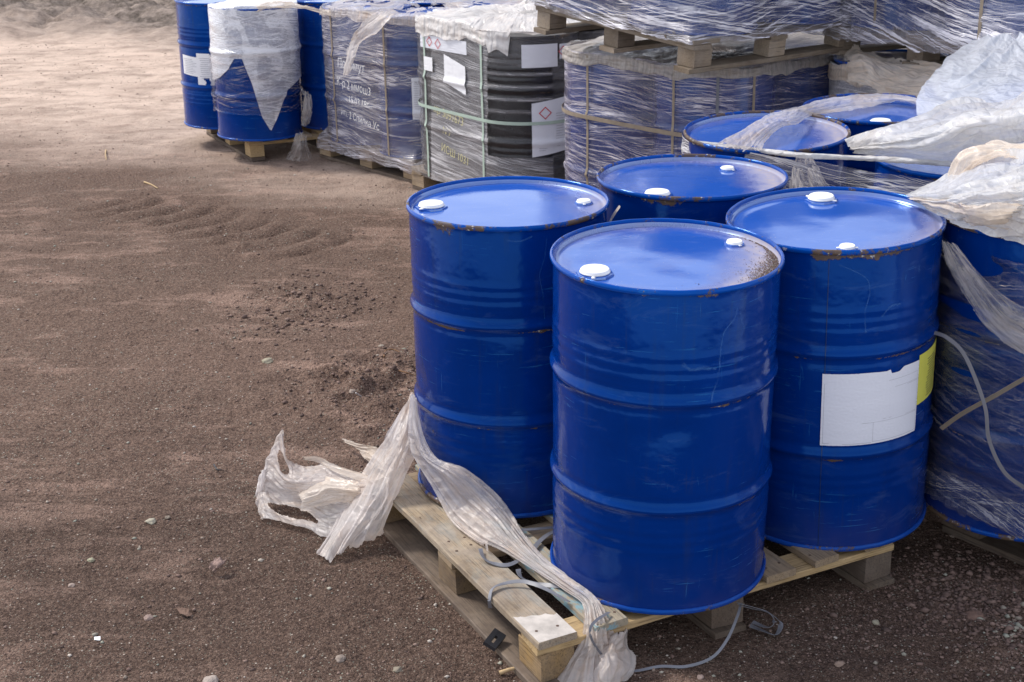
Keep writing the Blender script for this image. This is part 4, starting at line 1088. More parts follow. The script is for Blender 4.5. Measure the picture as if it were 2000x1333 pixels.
sheet('plastic_sheet', [[Z(1762, 383, 1.035), Z(1772, 386, 1.04), Z(1786, 390, 1.035)],
  [Z(1838, 345, 1.06), Z(1838, 383, 1.10), Z(1852, 432, 1.035)],
  [Z(1900, 300, 1.10), Z(1905, 368, 1.16), Z(1915, 452, 1.045)],
  [Z(1955, 280, 1.13), Z(1960, 358, 1.20), Z(1970, 470, 1.05)],
  [Z(2010, 265, 1.15), Z(2015, 350, 1.22), Z(2020, 486, 1.05)],
  [Z(2110, 255, 1.16), Z(2110, 340, 1.22), Z(2110, 510, 1.05)]], M_sheet, 220, 170, 11, .024, .009, 21, .012, label='white crumpled plastic over the near right drums, frayed at its front edge', group=GS, cs=9)
sheet('cream_film', [[Z(1848, 350, 1.09), Z(1838, 372, 1.08)], [Z(1862, 318, 1.13), Z(1880, 345, 1.12)], [Z(1890, 290, 1.17), Z(1915, 318, 1.17)], [Z(1945, 275, 1.20), Z(1962, 300, 1.20)], [Z(2010, 272, 1.22), Z(2012, 305, 1.21)], [Z(2110, 270, 1.22), Z(2110, 310, 1.21)]], M_cream, 120, 50, 4, .022, .014, 31, .03, label='brownish cream film twisted along the top of the near right heap', group=GS, cs=8)
sheet('cream_film', [[Z(1772, 384, 1.045), Z(1778, 392, 1.04)], [Z(1840, 395, 1.10), Z(1850, 420, 1.05)], [Z(1910, 405, 1.16), Z(1915, 440, 1.07)], [Z(2010, 400, 1.17), Z(2015, 462, 1.07)], [Z(2110, 400, 1.17), Z(2110, 480, 1.07)]], M_cream, 140, 60, 5, .018, .012, 33, .03, label='streaky cream film stretched along the front edge of the near right heap', group=GS, cs=8)
# scrap of film lying across the uncapped drum's lid and on to the next
sheet('twisted_film', [[Z(1392, 284, 1.03), Z(1440, 292, 1.03), Z(1486, 293, 1.03)],
  [Z(1440, 258, 1.035), Z(1470, 265, 1.045), Z(1500, 270, 1.035)],
  [Z(1497, 225, 1.05), Z(1512, 235, 1.075), Z(1530, 248, 1.05)],
  [Z(1545, 210, 1.05), Z(1550, 224, 1.075), Z(1560, 242, 1.05)],
  [Z(1600, 193, 1.045), Z(1600, 207, 1.055), Z(1592, 224, 1.04)],
  [Z(1680, 183, 1.04), Z(1680, 195, 1.045), Z(1676, 212, 1.035)],
  [Z(1750, 184, 1.04), Z(1750, 192, 1.045), Z(1750, 198, 1.035)],
  [Z(1800, 192, 1.04), Z(1800, 198, 1.045), Z(1800, 206, 1.035)]], M_torn, 200, 50, 4, .012, .005, 41, .03, label='twisted white film knotted across the uncapped lid and along the far rim', cat='plastic film', group='loose film scraps', cs=12)
sheet('film_scrap', [[Y(1556, 300, 4.66), Y(1568, 300, 4.66), Y(1585, 302, 4.62)], [Y(1545, 335, 4.58), Y(1570, 335, 4.56), Y(1600, 330, 4.5)], [Y(1540, 372, 4.52), Y(1580, 375, 4.48), Y(1640, 380, 4.4)], [Y(1538, 400, 4.5), Y(1600, 400, 4.44), Y(1730, 402, 4.3)]], M_thin, 90, 70, 6, .012, .008, 44, .04, label='thin pale film hanging in a tent shape before the half-unwrapped drums', cat='plastic film', group='loose film scraps', cs=10)
rope('film_roll', [(.60, 4.90, 1.005), (.78, 4.745, 1.008), Y(1560, 303, 4.58), Y(1700, 310, 4.42), Y(1850, 320, 4.22), (1.72, 4.2, 1.03)], .010, M_sheet, 'rolled cream film edge stretched level round the half-unwrapped drums', 'plastic film', 'loose film scraps', 3, .8)
# bunched film at left of the far right lower load
sheet('cream_film', [[Y(1640, 110, 6.75), Y(1655, 130, 6.5), Y(1650, 165, 6.3)], [Y(1668, 92, 6.75), Y(1685, 120, 6.4), Y(1690, 172, 6.2)], [Y(1705, 100, 6.6), Y(1720, 135, 6.3), Y(1730, 185, 6.1)], [Y(1760, 112, 6.4), Y(1770, 145, 6.15), Y(1790, 190, 5.9)], [Y(1850, 128, 6.1), Y(1850, 150, 5.95), Y(1850, 180, 5.8)]], M_cream, 110, 70, 6, .03, .02, 51, .05, label='bunched cream film hanging at the left end of the lower far right load', cat='plastic film', group='loose film scraps', cs=5)
# loose flap hanging on the handwritten load
sheet('film_scrap', [[Y(745, 20, 8.75), Y(760, 22, 8.7), Y(775, 25, 8.65)], [Y(700, 50, 8.85), Y(720, 55, 8.75), Y(745, 60, 8.62)], [Y(685, 80, 8.95), Y(700, 82, 8.85), Y(712, 80, 8.72)], [Y(676, 115, 8.95), Y(684, 115, 8.88), Y(694, 110, 8.80)], [Y(672, 148, 8.92), Y(673, 150, 8.88), Y(676, 148, 8.86)]], M_torn, 80, 30, 4, .02, .006, 55, .04, label='white film flap hanging down the face of the handwritten load', cat='plastic film', group='loose film scraps', cs=7)
sheet('film_scrap', [[Y(487, 8, 9.5), Y(500, 14, 9.44), Y(500, 24, 9.42)], [Y(520, 5, 9.55), Y(530, 10, 9.5), Y(530, 16, 9.48)], [Y(575, 5, 9.6), Y(578, 10, 9.55), Y(580, 14, 9.52)], [Y(610, 14, 9.4), Y(615, 18, 9.36), Y(618, 24, 9.34)], [Y(640, 22, 9.15), Y(645, 24, 9.13), Y(648, 28, 9.12)]], M_cream, 90, 20, 3, .02, .01, 56, .02, label='cream film scarf draped from the hooded drum across to the handwritten load', cat='plastic film', group='loose film scraps', cs=7)
sheet('film_scrap', [[Y(592, 175, 9.5), Y(600, 178, 9.45), Y(606, 185, 9.45)], [Y(590, 215, 9.42), Y(600, 215, 9.38), Y(610, 215, 9.4)], [Y(588, 245, 9.45), Y(596, 248, 9.4), Y(604, 240, 9.4)]], M_thin, 50, 24, 3, .02, .01, 57, .04, label='limp grey film bulging out beside the hooded drum', cat='plastic film', group='loose film scraps', cs=9)
sheet('film_scrap', [[Y(578, 262, 9.42), Y(588, 258, 9.4), Y(598, 266, 9.4)], [Y(570, 285, 9.36), Y(588, 282, 9.34), Y(602, 286, 9.36)], [Z(556, 312, .01), Z(585, 316, .015), Z(612, 312, .01)]], M_thin, 50, 30, 4, .02, .01, 58, .04, label='clear film scrap hanging from the leftmost pallet to the ground', cat='plastic film', group='loose film scraps', cs=9)
# film on the near wrapped drum, a slanting milky fold
sheet('film_fold', [[Y(1838, 468, 3.56), Y(1850, 470, 3.54), Y(1868, 476, 3.53)], [Y(1850, 520, 3.52), Y(1880, 512, 3.50), Y(1900, 520, 3.49)], [Y(1885, 580, 3.49), Y(1912, 560, 3.475), Y(1940, 560, 3.47)], [Y(1925, 640, 3.47), Y(1955, 615, 3.465), Y(1990, 595, 3.47)], [Y(1990, 690, 3.47), Y(2010, 650, 3.47), Y(2040, 610, 3.48)], [Y(2080, 740, 3.5), Y(2090, 690, 3.5), Y(2100, 640, 3.5)]], M_thin, 120, 50, 5, .006, .004, 61, .03, label='milky fold of film slanting down the drum at the right edge', cat='plastic film', group='loose film scraps', cs=10)
# film twig between the drums
sheet('film_scrap', [[Y(1190, 433, 3.95), Y(1194, 433, 3.95)], [Y(1196, 418, 3.95), Y(1201, 420, 3.94)], [Y(1209, 401, 3.95), Y(1212, 404, 3.94)]], M_cream, 20, 6, 1, .002, 0, 5, 0, label='small brown film shred sticking up between two front drums', cat='plastic film', group='loose film scraps')
sheet('film_scrap', [[Y(1528, 483, 3.5), Y(1538, 485, 3.5)], [Y(1530, 489, 3.5), Y(1534, 490, 3.5)]], M_thin, 8, 6, 1, .001, 0, 6, 0, label='tiny film shred caught on the rim left of the labelled drum', cat='plastic film', group='loose film scraps')

# ------------------------------------------------------------------ strapping tails
def tape(name, pts, w_, mat, label, cat='strapping', group=None, nrm=None, n=140, twist=0):
    P = crom([Vector(p) for p in pts], n); V = []; a_prev = None
    for i in range(n):
        t = (P[min(n-1, i+1)]-P[max(0, i-1)]).normalized()
        base = Vector(nrm) if nrm else Vector((0, 0, 1))
        a = t.cross(base)
        a = a.normalized() if a.length > .05 else (a_prev or Vector((1, 0, 0)))
        if a_prev and a.dot(a_prev) < 0: a = -a
        a_prev = a
        th = twist*math.sin(i/n*math.pi*2.2)
        b = a.cross(t).normalized(); a2 = a*math.cos(th)+b*math.sin(th); b2 = a2.cross(t)
        for s1, s2 in ((-1, -1), (1, -1), (1, 1), (-1, 1)): V.append(tuple(P[i]+a2*(s1*w_/2)+b2*(s2*.0005)))
    F = [(4*j+a, 4*j+b, 4*j+4+b, 4*j+4+a) for j in range(n-1) for a, b in ((0, 1), (1, 2), (2, 3), (3, 0))]
    F += [(0, 1, 2, 3), (4*n-1, 4*n-2, 4*n-3, 4*n-4)]
    o = mesh(name, V, F, mat, None, False); return tag(o, label, cat, group)
S_ = MAT['strap']; GT = 'loose grey plastic strapping'
tape('strapping_tape', [Z(958, 1188, .10), Z(956, 1172, .135), Z(962, 1150, .150), Z(985, 1140, .152), Z(1020, 1136, .158), Z(1060, 1148, .158), Z(1112, 1176, .15)], .011, S_, 'grey strap looped over the bleached front board of the open pallet', group=GT, twist=.6)
tape('strapping_tape', [Z(938, 1072, .152), Z(945, 1090, .150), Z(965, 1101, .146), Z(995, 1103, .146), Z(1030, 1085, .150)], .012, S_, 'short grey strap curl on the bleached board beside the twisted film', group=GT, twist=.5)
tape('strapping_tape', [Z(1005, 1036, .158), Z(1040, 1034, .155), Z(1085, 1030, .152)], .015, S_, 'grey strap lying level on the blue-stained board between two drums', group=GT)
tape('strapping_tape', [Z(1034, 1085, .150), Z(1050, 1062, .151), Z(1068, 1046, .152), Z(1090, 1035, .152)], .015, S_, 'grey strap crossing the blue-stained board at a slant', group=GT)
tape('strapping_tape', [Z(1012, 1112, .145), Z(1018, 1128, .135), Z(1045, 1140, .13), Z(1075, 1144, .14), Z(1110, 1148, .15)], .014, S_, 'grey strap sagging into the gap between the boards', group=GT, twist=.5)
tape('strapping_tape', [Z(1190, 1196, .150), Z(1165, 1212, .158), Z(1153, 1228, .150), Z(1156, 1250, .12), Z(1172, 1275, .08), Z(1195, 1300, .03), Z(1235, 1311, .012), Z(1290, 1302, .006), Z(1340, 1302, .006), Z(1390, 1285, .01), Z(1420, 1250, .04), Z(1440, 1205, .09), Z(1447, 1178, .115)], .0075, S_, 'long grey strap curving from the pallet corner over the dirt to the front drum', group=GT, twist=.9, n=260)
tape('strapping_tape', [Z(1443, 1182, .115), Z(1470, 1190, .09), Z(1500, 1197, .07), Z(1524, 1218, .03), Z(1515, 1240, .012), Z(1490, 1232, .012), Z(1465, 1222, .02)], .014, S_, 'grey strap loops poking out beneath the front drum, outer loop', group=GT, twist=.5)
tape('strapping_tape', [Z(1440, 1178, .12), Z(1470, 1186, .10), Z(1500, 1196, .08), Z(1513, 1214, .05), Z(1500, 1226, .03), Z(1470, 1215, .03)], .013, S_, 'smaller grey strap loop inside the loop beneath the front drum', group=GT, twist=.4)
tape('strapping_tape', [Y(1825, 650, 3.50), Y(1850, 660, 3.47), Y(1880, 688, 3.44), Y(1905, 740, 3.42), Y(1925, 800, 3.40), Y(1932, 860, 3.39), Y(1960, 920, 3.38), Y(2000, 952, 3.38), Y(2060, 980, 3.4)], .010, plain('pale_strapping', (.10, .10, .12), .4, .5, .15), 'pale grey strap drooping down the film of the right edge drum', group=GT, nrm=(.1, -1, .1))
tape('strapping_band', [Y(1838, 838, 3.495), Y(1880, 808, 3.475), Y(1940, 775, 3.468), Y(2010, 735, 3.468), Y(2080, 700, 3.48)], .013, MAT['strap_dull'], 'beige band slanting under the film of the right edge drum', group='straps under film', nrm=(0, -1, 0))
tape('string', [Z(820, 1010, .145), Z(822, 1018, .12), Z(817, 1030, .07), Z(826, 1045, .03), Z(840, 1050, .012), Z(838, 1060, .004)], .003, MAT['strap_beige'], 'thin straw-coloured string dangling from the pallet edge board', 'string', n=60)

# ------------------------------------------------------------------ marks on the hero drums
def dl_(drum_key):
    x, y, z = heroes[drum_key][:3]; return x, y, z, heroes[drum_key][3]
def on_drum(key, px, py):
    """angle, height on a hero drum for a picture point"""
    x, y, z, tl = dl(key); best = None
    for it in range(3):
        pass
    for a_ in range(-180, 0, 1):
        a = R_(a_)
        for hz in range(0, 89, 2):
            h = hz/100; q = (x+.289*math.cos(a)+h*math.tan(R_(tl[0])), y+.289*math.sin(a)+h*math.tan(R_(tl[1])), z+h)
            p = topx(q); e = (p[0]-px)**2+(p[1]-py)**2
            if best is None or e < best[0]: best = (e, a, h)
    a0, h0 = best[1], best[2]
    for a_ in range(-8, 9):
        for hz in range(-8, 9):
            a = a0+R_(a_/8); h = h0+hz*.0025; q = (x+.289*math.cos(a)+h*math.tan(R_(tl[0])), y+.289*math.sin(a)+h*math.tan(R_(tl[1])), z+h)
            p = topx(q); e = (p[0]-px)**2+(p[1]-py)**2
            if e < best[0]: best = (e, a, h)
    return best[1], best[2]
p00, p10, p01 = on_drum('C', 1607, 720), on_drum('C', 1797, 694), on_drum('C', 1605, 860)
la0, la1 = p00[0], p10[0]; lz1, lz0 = p00[1], p01[1]
print('label', la0, la1, lz0, lz1, p10)
k = NT('blank_label'); co = k.coord(); sm = k.noise(k.mapping(co, (3, 3, 30)), 1, 5, .6)
MAT['label'] = k.done(k.bsdf(k.mix(k.ramp(sm, [(.4, 0), (.75, .35)]), (.68, .69, .76), (.60, .61, .68)), .5, .35))
lb = drum_patch('white_label', HERO['C'], la0, la1, lz0, lz1, MAT['label'], .2876, 90, topf=lambda u: 1-.006*abs(nz(u*30, 1))-.055*sstep(.63, .65, u)*(1-sstep(.72, .80, u))-.012*sstep(.4, .6, u)*(1-sstep(.6, .62, u)))
yl0, yl1 = on_drum('C', 1799, 700), on_drum('C', 1827, 720)
yb = on_drum('C', 1799, 784)
yl = drum_patch('yellow_label', HERO['C'], la1+.002, la1+.62, yb[1]-.0, lz1+.012, MAT['yellow'], .2873, 20)
def rule(parent, segs, r, mat, wd=.0009):
    V = []; F = []
    for (a, z, b, zz) in segs:
        n = 24; base = len(V)
        horizontal = abs(b-a)*.29 > abs(zz-z)
        for i in range(n+1):
            t = i/n; aa = a+(b-a)*t; z_ = z+(zz-z)*t
            if horizontal: V += [(r*math.cos(aa), r*math.sin(aa), z_), (r*math.cos(aa), r*math.sin(aa), z_+wd)]
            else: V += [(r*math.cos(aa), r*math.sin(aa), z_), (r*math.cos(aa+wd/r), r*math.sin(aa+wd/r), z_)]
        F += [(base+2*i, base+2*i+2, base+2*i+3, base+2*i+1) for i in range(n)]
    return mesh('printed_rules', V, F, mat, parent, False)
def la(u): return la0+(la1-la0)*u
def lz(v): return lz0+(lz1-lz0)*v
rule(lb, [(la(.02), lz(.03), la(.02), lz(.86)), (la(.02), lz(.03), la(.08), lz(.03)), (la(.2), lz(.02), la(.47), lz(.02)), (la(.48), lz(.03), la(.98), lz(.03)), (la(.48), lz(.03), la(.48), lz(.30)), (la(.37), lz(.30), la(.98), lz(.30)), (la(.98), lz(.03), la(.98), lz(.86)), (la(.62), lz(.85), la(.98), lz(.86)), (la(.69), lz(.745), la(.98), lz(.755)), (la(.84), lz(.735), la(.98), lz(.74)), (la(.84), lz(.315), la(.98), lz(.315)), (la(.58), lz(.33), la(.61), lz(.33)), (la(.64), lz(.33), la(.67), lz(.33))], .2887, MAT['ink_grey'])
lines_on(yl, la1+.16, la1+.5, [yb[1]+.01+i*.0078 for i in range(15)], .2886, MAT['ink'], .0022, seed=7)
# vertical weld seam on the labelled drum
sa = on_drum('C', 1615, 600)[0]
V = []; 
for i in range(90):
    z_ = .01+i*.0095
    rr = drum_profile(z_, 'steel')+.0004
    V += [(rr*math.cos(sa), rr*math.sin(sa), z_), ((rr+.0006)*math.cos(sa+.004), (rr+.0006)*math.sin(sa+.004), z_), (rr*math.cos(sa+.008), rr*math.sin(sa+.008), z_)]
mesh('weld_seam', V, [(3*i+j, 3*i+j+1, 3*i+4+j, 3*i+3+j) for i in range(89) for j in range(2)], plain('seam_paint', (.003, .02, .10), .4, .4, .2), HERO['C'])
# paint scratches: noisy ribbons lying on the paint
def scratch_mat(c):
    k = NT('scratched_paint'); uv = k.coord('UV'); n_ = k.noise(k.mapping(uv, (170, 30, 1)), 1, 5, .7, .8); u, v, _ = k.sep(uv)
    e = k.ramp(k.math('ABSOLUTE', k.math('SUBTRACT', u, .0)), [(.0, 1), (.012, 0)])
    a = k.ramp(k.math('MULTIPLY', n_, e), [(.36, 0), (.60, .42)])
    tr = k.n('BsdfTransparent'); return k.done(k.mixsh(a, tr.outputs[0], k.bsdf(c, .5, .4)))
SCR = scratch_mat((.06, .20, .50))
def scratch(key, pts, wd=.012):
    P = [on_drum(key, *p) for p in pts]; Q = crom([Vector((a*.29, h, 0)) for a, h in P], 60); V = []; UV = []; s_ = 0
    for i in range(60):
        t = (Q[min(59, i+1)]-Q[max(0, i-1)]).normalized(); pr = Vector((-t.y, t.x, 0))
        if i: s_ += (Q[i]-Q[i-1]).length
        for j in (-2, -1, 0, 1, 2):
            q = Q[i]+pr*(j*wd/4); rr = drum_profile(q.y, 'steel')+.0016
            V.append((rr*math.cos(q.x/.29), rr*math.sin(q.x/.29), q.y)); UV.append((j*.005, s_))
    return mesh('scratch_mark', V, grid_faces(60, 5), SCR, HERO[key], True, UV)
scratch('A', [(1442, 592), (1436, 612), (1415, 640), (1408, 680), (1405, 715), (1398, 745), (1388, 775)], .014)
scratch('A', [(1335, 700), (1350, 712), (1375, 708), (1400, 712)], .035)
scratch('A', [(1448, 602), (1450, 620), (1456, 630)], .008)
scratch('C', [(1640, 505), (1690, 530), (1700, 560), (1690, 600), (1692, 640)], .012)
scratch('B', [(1068, 462), (1064, 500), (1054, 535), (1060, 570), (1064, 620)], .008)
scratch('B', [(990, 465), (1015, 468), (1040, 458)], .018)
scratch('C', [(1722, 610), (1740, 590), (1760, 585)], .02)
# grit lying on the front drum's lid
def gravel_mesh(name, pts, sizes, mat, colv, parent=None, seed=0):
    r_ = np.random.default_rng(seed); n = len(pts)
    base = np.array([(1, 0, 0), (-1, 0, 0), (0, 1, 0), (0, -1, 0), (0, 0, 1), (0, 0, -1), (.62, .62, .5), (-.6, -.62, .45)], float)
    tri = np.array([(6, 0, 2), (6, 2, 4), (6, 4, 0), (2, 1, 4), (1, 7, 4), (1, 3, 7), (7, 3, 4), (3, 0, 4), (2, 0, 5), (1, 2, 5), (3, 1, 5), (0, 3, 5)])
    sc_ = r_.uniform(.6, 1.3, (n, 1, 3))*np.array([1, 1, .62]); jit = r_.uniform(.75, 1.15, (n, 8, 1))
    a = r_.uniform(0, 6.28, n); ca, sa = np.cos(a)[:, None], np.sin(a)[:, None]
    v = base[None]*jit*sc_*np.asarray(sizes)[:, None, None]
    x = v[..., 0]*ca-v[..., 1]*sa; y = v[..., 0]*sa+v[..., 1]*ca
    v = np.stack([x, y, v[..., 2]], -1)+np.asarray(pts)[:, None, :]
    me = bpy.data.meshes.new(name); me.vertices.add(n*8); me.vertices.foreach_set('co', v.ravel())
    f = (tri[None]+np.arange(n)[:, None, None]*8).reshape(-1, 3)
    me.loops.add(len(f)*3); me.loops.foreach_set('vertex_index', f.ravel().astype(np.int32))
    me.polygons.add(len(f)); me.polygons.foreach_set('loop_start', np.arange(0, len(f)*3, 3, dtype=np.int32)); me.polygons.foreach_set('loop_total', np.full(len(f), 3, dtype=np.int32))
    me.update(calc_edges=True); me.validate()
    at = me.attributes.new('tone', 'FLOAT', 'POINT'); at.data.foreach_set('value', np.repeat(np.asarray(colv), 8).astype(np.float32))
    me.materials.append(mat); o = bpy.data.objects.new(name, me); C.objects.link(o)
    if parent: o.parent = parent
    return o
k = NT('stones'); at = k.n('Attribute', attribute_name='tone').outputs['Fac']
MAT['stone'] = k.done(k.bsdf(k.mix(.25, k.ramp(at, [(0, (.07, .042, .036)), (.40, (.18, .11, .09)), (.66, (.31, .21, .17)), (.80, (.34, .36, .29)), (.92, (.50, .43, .36)), (1, (.62, .56, .50))]), k.mix(k.noise(k.coord(), 90, 4), (.04, .03, .03), (.3, .26, .22))), .9, .2))
xa, ya, za, tla = dl('A')
pts = []
while len(pts) < 2600:
    a = random.gauss(-.38, .42); dd_ = abs(random.gauss(0, .020))*max(.15, math.exp(-((a+.38)/.5)**2))*1.35
    r = .279-dd_
    if random.random() < .035: r = .279-random.uniform(0, .09); 
    h = .8605+.006*max(0, 1-dd_/.03)*math.exp(-((a+.38)/.4)**2)*random.random()
    pts.append((r*math.cos(a), r*math.sin(a), h))
gr = gravel_mesh('grit', pts, rng.uniform(.0008, .0019, len(pts)), MAT['stone'], rng.uniform(0, .8, len(pts)), None, 3)
gr.matrix_world = Matrix.Translation((xa, ya, za)) @ Vector((0, 0, 1)).rotation_difference(Vector((math.tan(R_(tla[0])), math.tan(R_(tla[1])), 1)).normalized()).to_matrix().to_4x4()
tag(gr, 'brown grit heaped against the right rim of the front drum lid', 'grit', kind='stuff')

# ------------------------------------------------------------------ stones and litter on the ground
N = 75000
yy = 2.0+14*rng.random(N)**2.1; xx = rng.uniform(-1, 1, N)*(.44*yy+.25)
clump = np.array([nz(a*1.4, b*1.4, 4) for a, b in zip(xx, yy)])
keepm = rng.random(N) < .45+1.1*np.clip(clump+.25, 0, 1); xx, yy = xx[keepm], yy[keepm]
N = len(xx)
sz = .0016*np.exp(rng.normal(0, .55, N))*(.7+.3*yy/3)
big = rng.random(N) < .025; sz[big] *= rng.uniform(1.8, 3.4, big.sum()); sz = np.minimum(sz, .0095)
tone = rng.beta(.75, .95, N)
zz = np.array([ground_h(a, b) for a, b in zip(xx, yy)])+sz*.15
g1 = gravel_mesh('gravel', np.stack([xx, yy, zz], 1), sz, MAT['stone'], tone, None, 5); tag(g1, 'fine red-brown and grey-green gravel scattered over the dirt', 'gravel', kind='stuff')
N2 = 900
yy = 2.6+8*rng.random(N2)**1.4; xx = rng.uniform(-1, 1, N2)*(.44*yy+.25); s2 = rng.uniform(.004, .0095, N2)
zz = np.array([ground_h(a, b) for a, b in zip(xx, yy)])+s2*.15
gp = gravel_mesh('pebbles', np.stack([xx, yy, zz], 1), s2, MAT['stone'], rng.uniform(.35, .97, N2), None, 15); tag(gp, 'scattered small pebbles, tan, pinkish and grey-green', 'pebbles', kind='stuff')
# rubble at right, clods by the left drum
def rubble(regions, seed, label):
    r_ = np.random.default_rng(seed); P_ = []; S2 = []; T2 = []
    for (cx, cy, sx, sy, n, s0, s1, t0, t1) in regions:
        for _ in range(n):
            x, y = r_.normal(cx, sx), r_.normal(cy, sy); s = r_.uniform(s0, s1)*(.5+r_.random()**3)
            P_.append((x, y, ground_h(x, y)+s*.25)); S2.append(s); T2.append(r_.uniform(t0, t1))
    o = gravel_mesh('rubble', P_, S2, MAT['stone'], T2, None, seed); tag(o, label, 'rubble', kind='stuff')
rubble([(1.25, 3.50, .16, .16, 1500, .003, .011, .05, .5), (1.35, 3.2, .16, .16, 1500, .003, .010, .05, .6), (1.32, 3.28, .06, .06, 160, .004, .012, .68, .82), (.85, 3.3, .14, .1, 600, .002, .006, .1, .7), (1.3, 2.95, .1, .1, 300, .002, .007, .3, .85)], 8, 'crumbled red-brown and greenish rubble at the foot of the right edge drum')
rubble([(-.55, 5.2, .2, .2, 900, .003, .010, .05, .5), (-1.0, 6.2, .18, .25, 700, .003, .012, .05, .6), (-.35, 4.75, .12, .15, 500, .002, .008, .1, .7)], 9, 'loose dark clods beside the left front drum')
def stone(px, py, size, tone, label, seed, flat=.6, name='stone', cat='stone'):
    p = PZ(px, py, 0); z = ground_h(p.x, p.y); p = PZ(px, py, z+size*.2)
    bm = bmesh.new(); bmesh.ops.create_icosphere(bm, subdivisions=3, radius=size)
    for v in bm.verts:
        q = v.co*(1/size); v.co *= 1+.35*nz(q.x*1.2+seed, q.y*1.2, q.z*1.2)+.10*nz(q.x*3+seed, q.y*3, q.z*3)
        v.co.z *= flat
    me = bpy.data.meshes.new(name); bm.to_mesh(me); bm.free()
    k = NT('stone'); n_ = k.noise(k.coord(), 60, 5, .7); me.materials.append(k.done(k.bsdf(k.mix(n_, tuple(c*.55 for c in tone), tone), .9, .2, 0, k.bump(n_, .5, .004))))
    o = bpy.data.objects.new(name, me); C.objects.link(o); o.location = p; o.rotation_euler.z = seed; tag(o, label, cat, 'single stones on the dirt'); return o
stone(523, 706, .022, (.42, .38, .28), 'pale angular stone left of the open pallet, biggest on the open dirt', 1)
stone(295, 1019, .016, (.48, .44, .34), 'pale knobbly stone in the dirt, lower left', 2)
stone(327, 1011, .009, (.30, .25, .20), 'small brown round pebble right of the knobbly pale stone', 3)
stone(412, 1330, .020, (.45, .38, .33), 'pinkish stone cut by the bottom edge of the photo', 4)
stone(140, 1144, .010, (.42, .33, .28), 'pinkish pebble in the dirt at far left', 5)
stone(290, 1207, .012, (.38, .28, .24), 'reddish flat stone between the wood flakes, lower left', 6)
stone(178, 1094, .010, (.42, .40, .28), 'yellowish flat pebble in the dirt at left', 7)
stone(665, 1287, .013, (.32, .26, .22), 'brown angular stone left of the pallet front corner', 8)
stone(776, 1309, .012, (.30, .26, .20), 'olive brown pebble near the splinter at the bottom', 9)
stone(744, 677, .013, (.40, .34, .28), 'pale pebble beside the curved root', 10)
stone(765, 725, .016, (.36, .31, .26), 'greyish stone at the end of the straight twig', 11)
stone(688, 765, .014, (.36, .29, .24), 'brown stone touching the thin white stick', 12)
stone(1905, 1205, .028, (.22, .14, .11), 'large reddish clod on the dirt at lower right', 13, .5)
stone(1640, 1299, .014, (.36, .26, .20), 'tan pebble in the dirt right of the grey strap', 14)
stone(1710, 1216, .010, (.42, .38, .28), 'yellowish pebble on the dirt below the labelled drum', 15)
stone(1368, 1323, .009, (.4, .3, .26), 'tiny pink pebble under the curving grey strap', 16)
# flake of bark, clip, splinter, stick, root
sheet('bark_flake', [ptr((406, 1108, .008), (412, 1100, .028), (420, 1092, .03)), ptr((415, 1116, .006), (425, 1106, .03), (432, 1092, .032)), ptr((425, 1112, .008), (436, 1102, .025), (443, 1092, .02))], plain('bark', (.30, .21, .18), .9, .2, .5, 0, 60), 40, 40, 3, .004, .010, 2, .05, label='curled reddish brown bark flake on the open dirt', cat='bark', cs=30)
sheet('bark_flake', [ptr((342, 1188, .004), (352, 1196, .008)), ptr((358, 1186, .010), (364, 1202, .006)), ptr((370, 1192, .006), (376, 1200, .004))], plain('bark', (.20, .13, .10), .9, .2, .5, 0, 60), 30, 20, 3, .004, .008, 7, .06, label='small dark bark flake below the larger one, lower left', cat='bark', cs=30)
def clip():
    p = PZ(966, 1250, .036); bm = bmesh.new()
    def bx(x0, x1, y0, y1, z0, z1):
        vs = [bm.verts.new((x, y, z)) for z in (z0, z1) for x, y in ((x0, y0), (x1, y0), (x1, y1), (x0, y1))]
        for f in ((3, 2, 1, 0), (4, 5, 6, 7), (0, 1, 5, 4), (1, 2, 6, 5), (2, 3, 7, 6), (3, 0, 4, 7)): bm.faces.new([vs[i] for i in f])
    bx(-.030, .030, -.018, -.004, -.006, .006); bx(-.030, .030, .004, .018, -.006, .006); bx(-.030, -.017, -.0039, .0039, -.0055, .0055); bx(.010, .030, -.0039, .0039, -.0055, .0055)
    me = bpy.data.meshes.new('plastic_clip'); bm.to_mesh(me); bm.free(); me.materials.append(MAT['black_plastic'])
    o = bpy.data.objects.new('plastic_clip', me); C.objects.link(o); o.location = p; o.rotation_euler = (R_(25), R_(-8), R_(62)); tag(o, 'black slotted plastic clip on the dirt beside the pallet corner', 'plastic clip')
clip()
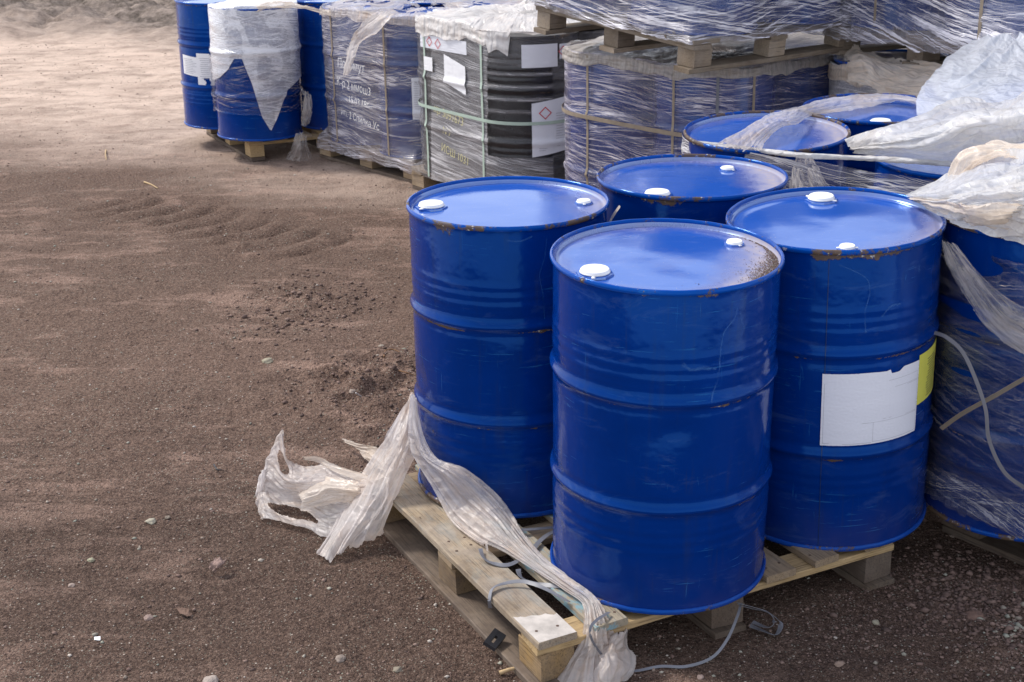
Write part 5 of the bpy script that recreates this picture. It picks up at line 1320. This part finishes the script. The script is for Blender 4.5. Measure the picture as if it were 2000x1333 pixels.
def stick(pts, r, mat, label, name='twig', cat='twig', n=40):
    P = crom([Vector(p) for p in pts], n); V = []; m = 6
    for i in range(n):
        t = (P[min(n-1, i+1)]-P[max(0, i-1)]).normalized(); a = t.cross(Vector((0, 0, 1))).normalized(); b = a.cross(t); rr = r*(1-.5*(i/n))*(1+.2*nz(i*.4, r*900))
        for j in range(m): V.append(tuple(P[i]+a*rr*math.cos(j/m*6.283)+b*rr*math.sin(j/m*6.283)))
    F = [(i*m+j, (i+1)*m+j, (i+1)*m+(j+1) % m, i*m+(j+1) % m) for i in range(n-1) for j in range(m)]+[tuple(range(m)), tuple(range((n-1)*m, n*m))]
    o = mesh(name, V, F, mat, None); tag(o, label, cat, 'twigs and splinters on the dirt')
WM = plain('pale_stick', (.72, .70, .68), .6, .3, .1); BR = plain('brown_root', (.22, .12, .06), .8, .3, .3); ST = plain('straw', (.50, .36, .20), .8, .3, .3)
def gz(px, py, dz=.004): p = PZ(px, py, 0); return PZ(px, py, ground_h(p.x, p.y)+dz)
stick([gz(695, 768), gz(708, 776, .008), gz(725, 784)], .0025, WM, 'thin white stick on the dirt left of the drums')
stick([gz(750, 697), gz(753, 686, .01), gz(768, 683, .02), gz(787, 692, .005)], .004, BR, 'brown root bent in a hoop beside the left drum', 'root', 'root')
stick([gz(770, 722, .008), gz(790, 727, .01), gz(812, 734, .004)], .0035, BR, 'straight brown twig pointing at the left drum')
stick([gz(976, 1315, .006), gz(995, 1308, .012), gz(1020, 1303, .008)], .006, ST, 'tan wood splinter by the pallet front corner', 'splinter', 'splinter')
stick([gz(207, 294, .006), gz(206, 302, .012), gz(208, 312, .006)], .006, ST, 'short pale straw standing out on the far dirt at left')
stick([gz(282, 356, .006), gz(296, 361, .008), gz(309, 369, .004)], .006, ST, 'pale straw lying on the dirt in front of the leftmost pallet')
stick([gz(418, 908, .004), gz(424, 917, .01), gz(437, 919, .004)], .003, MAT['black_plastic'], 'small black bent twig on the dirt left of the torn film')
sheet('paper_scrap', [ptr((184, 1244, .008), (184, 1250, .006)), ptr((196, 1243, .010), (196, 1251, .006))], MAT['paper_white'], 8, 8, 1, .001, 0, 1, 0, label='tiny white paper scrap in the dirt, lower left', cat='paper scrap')
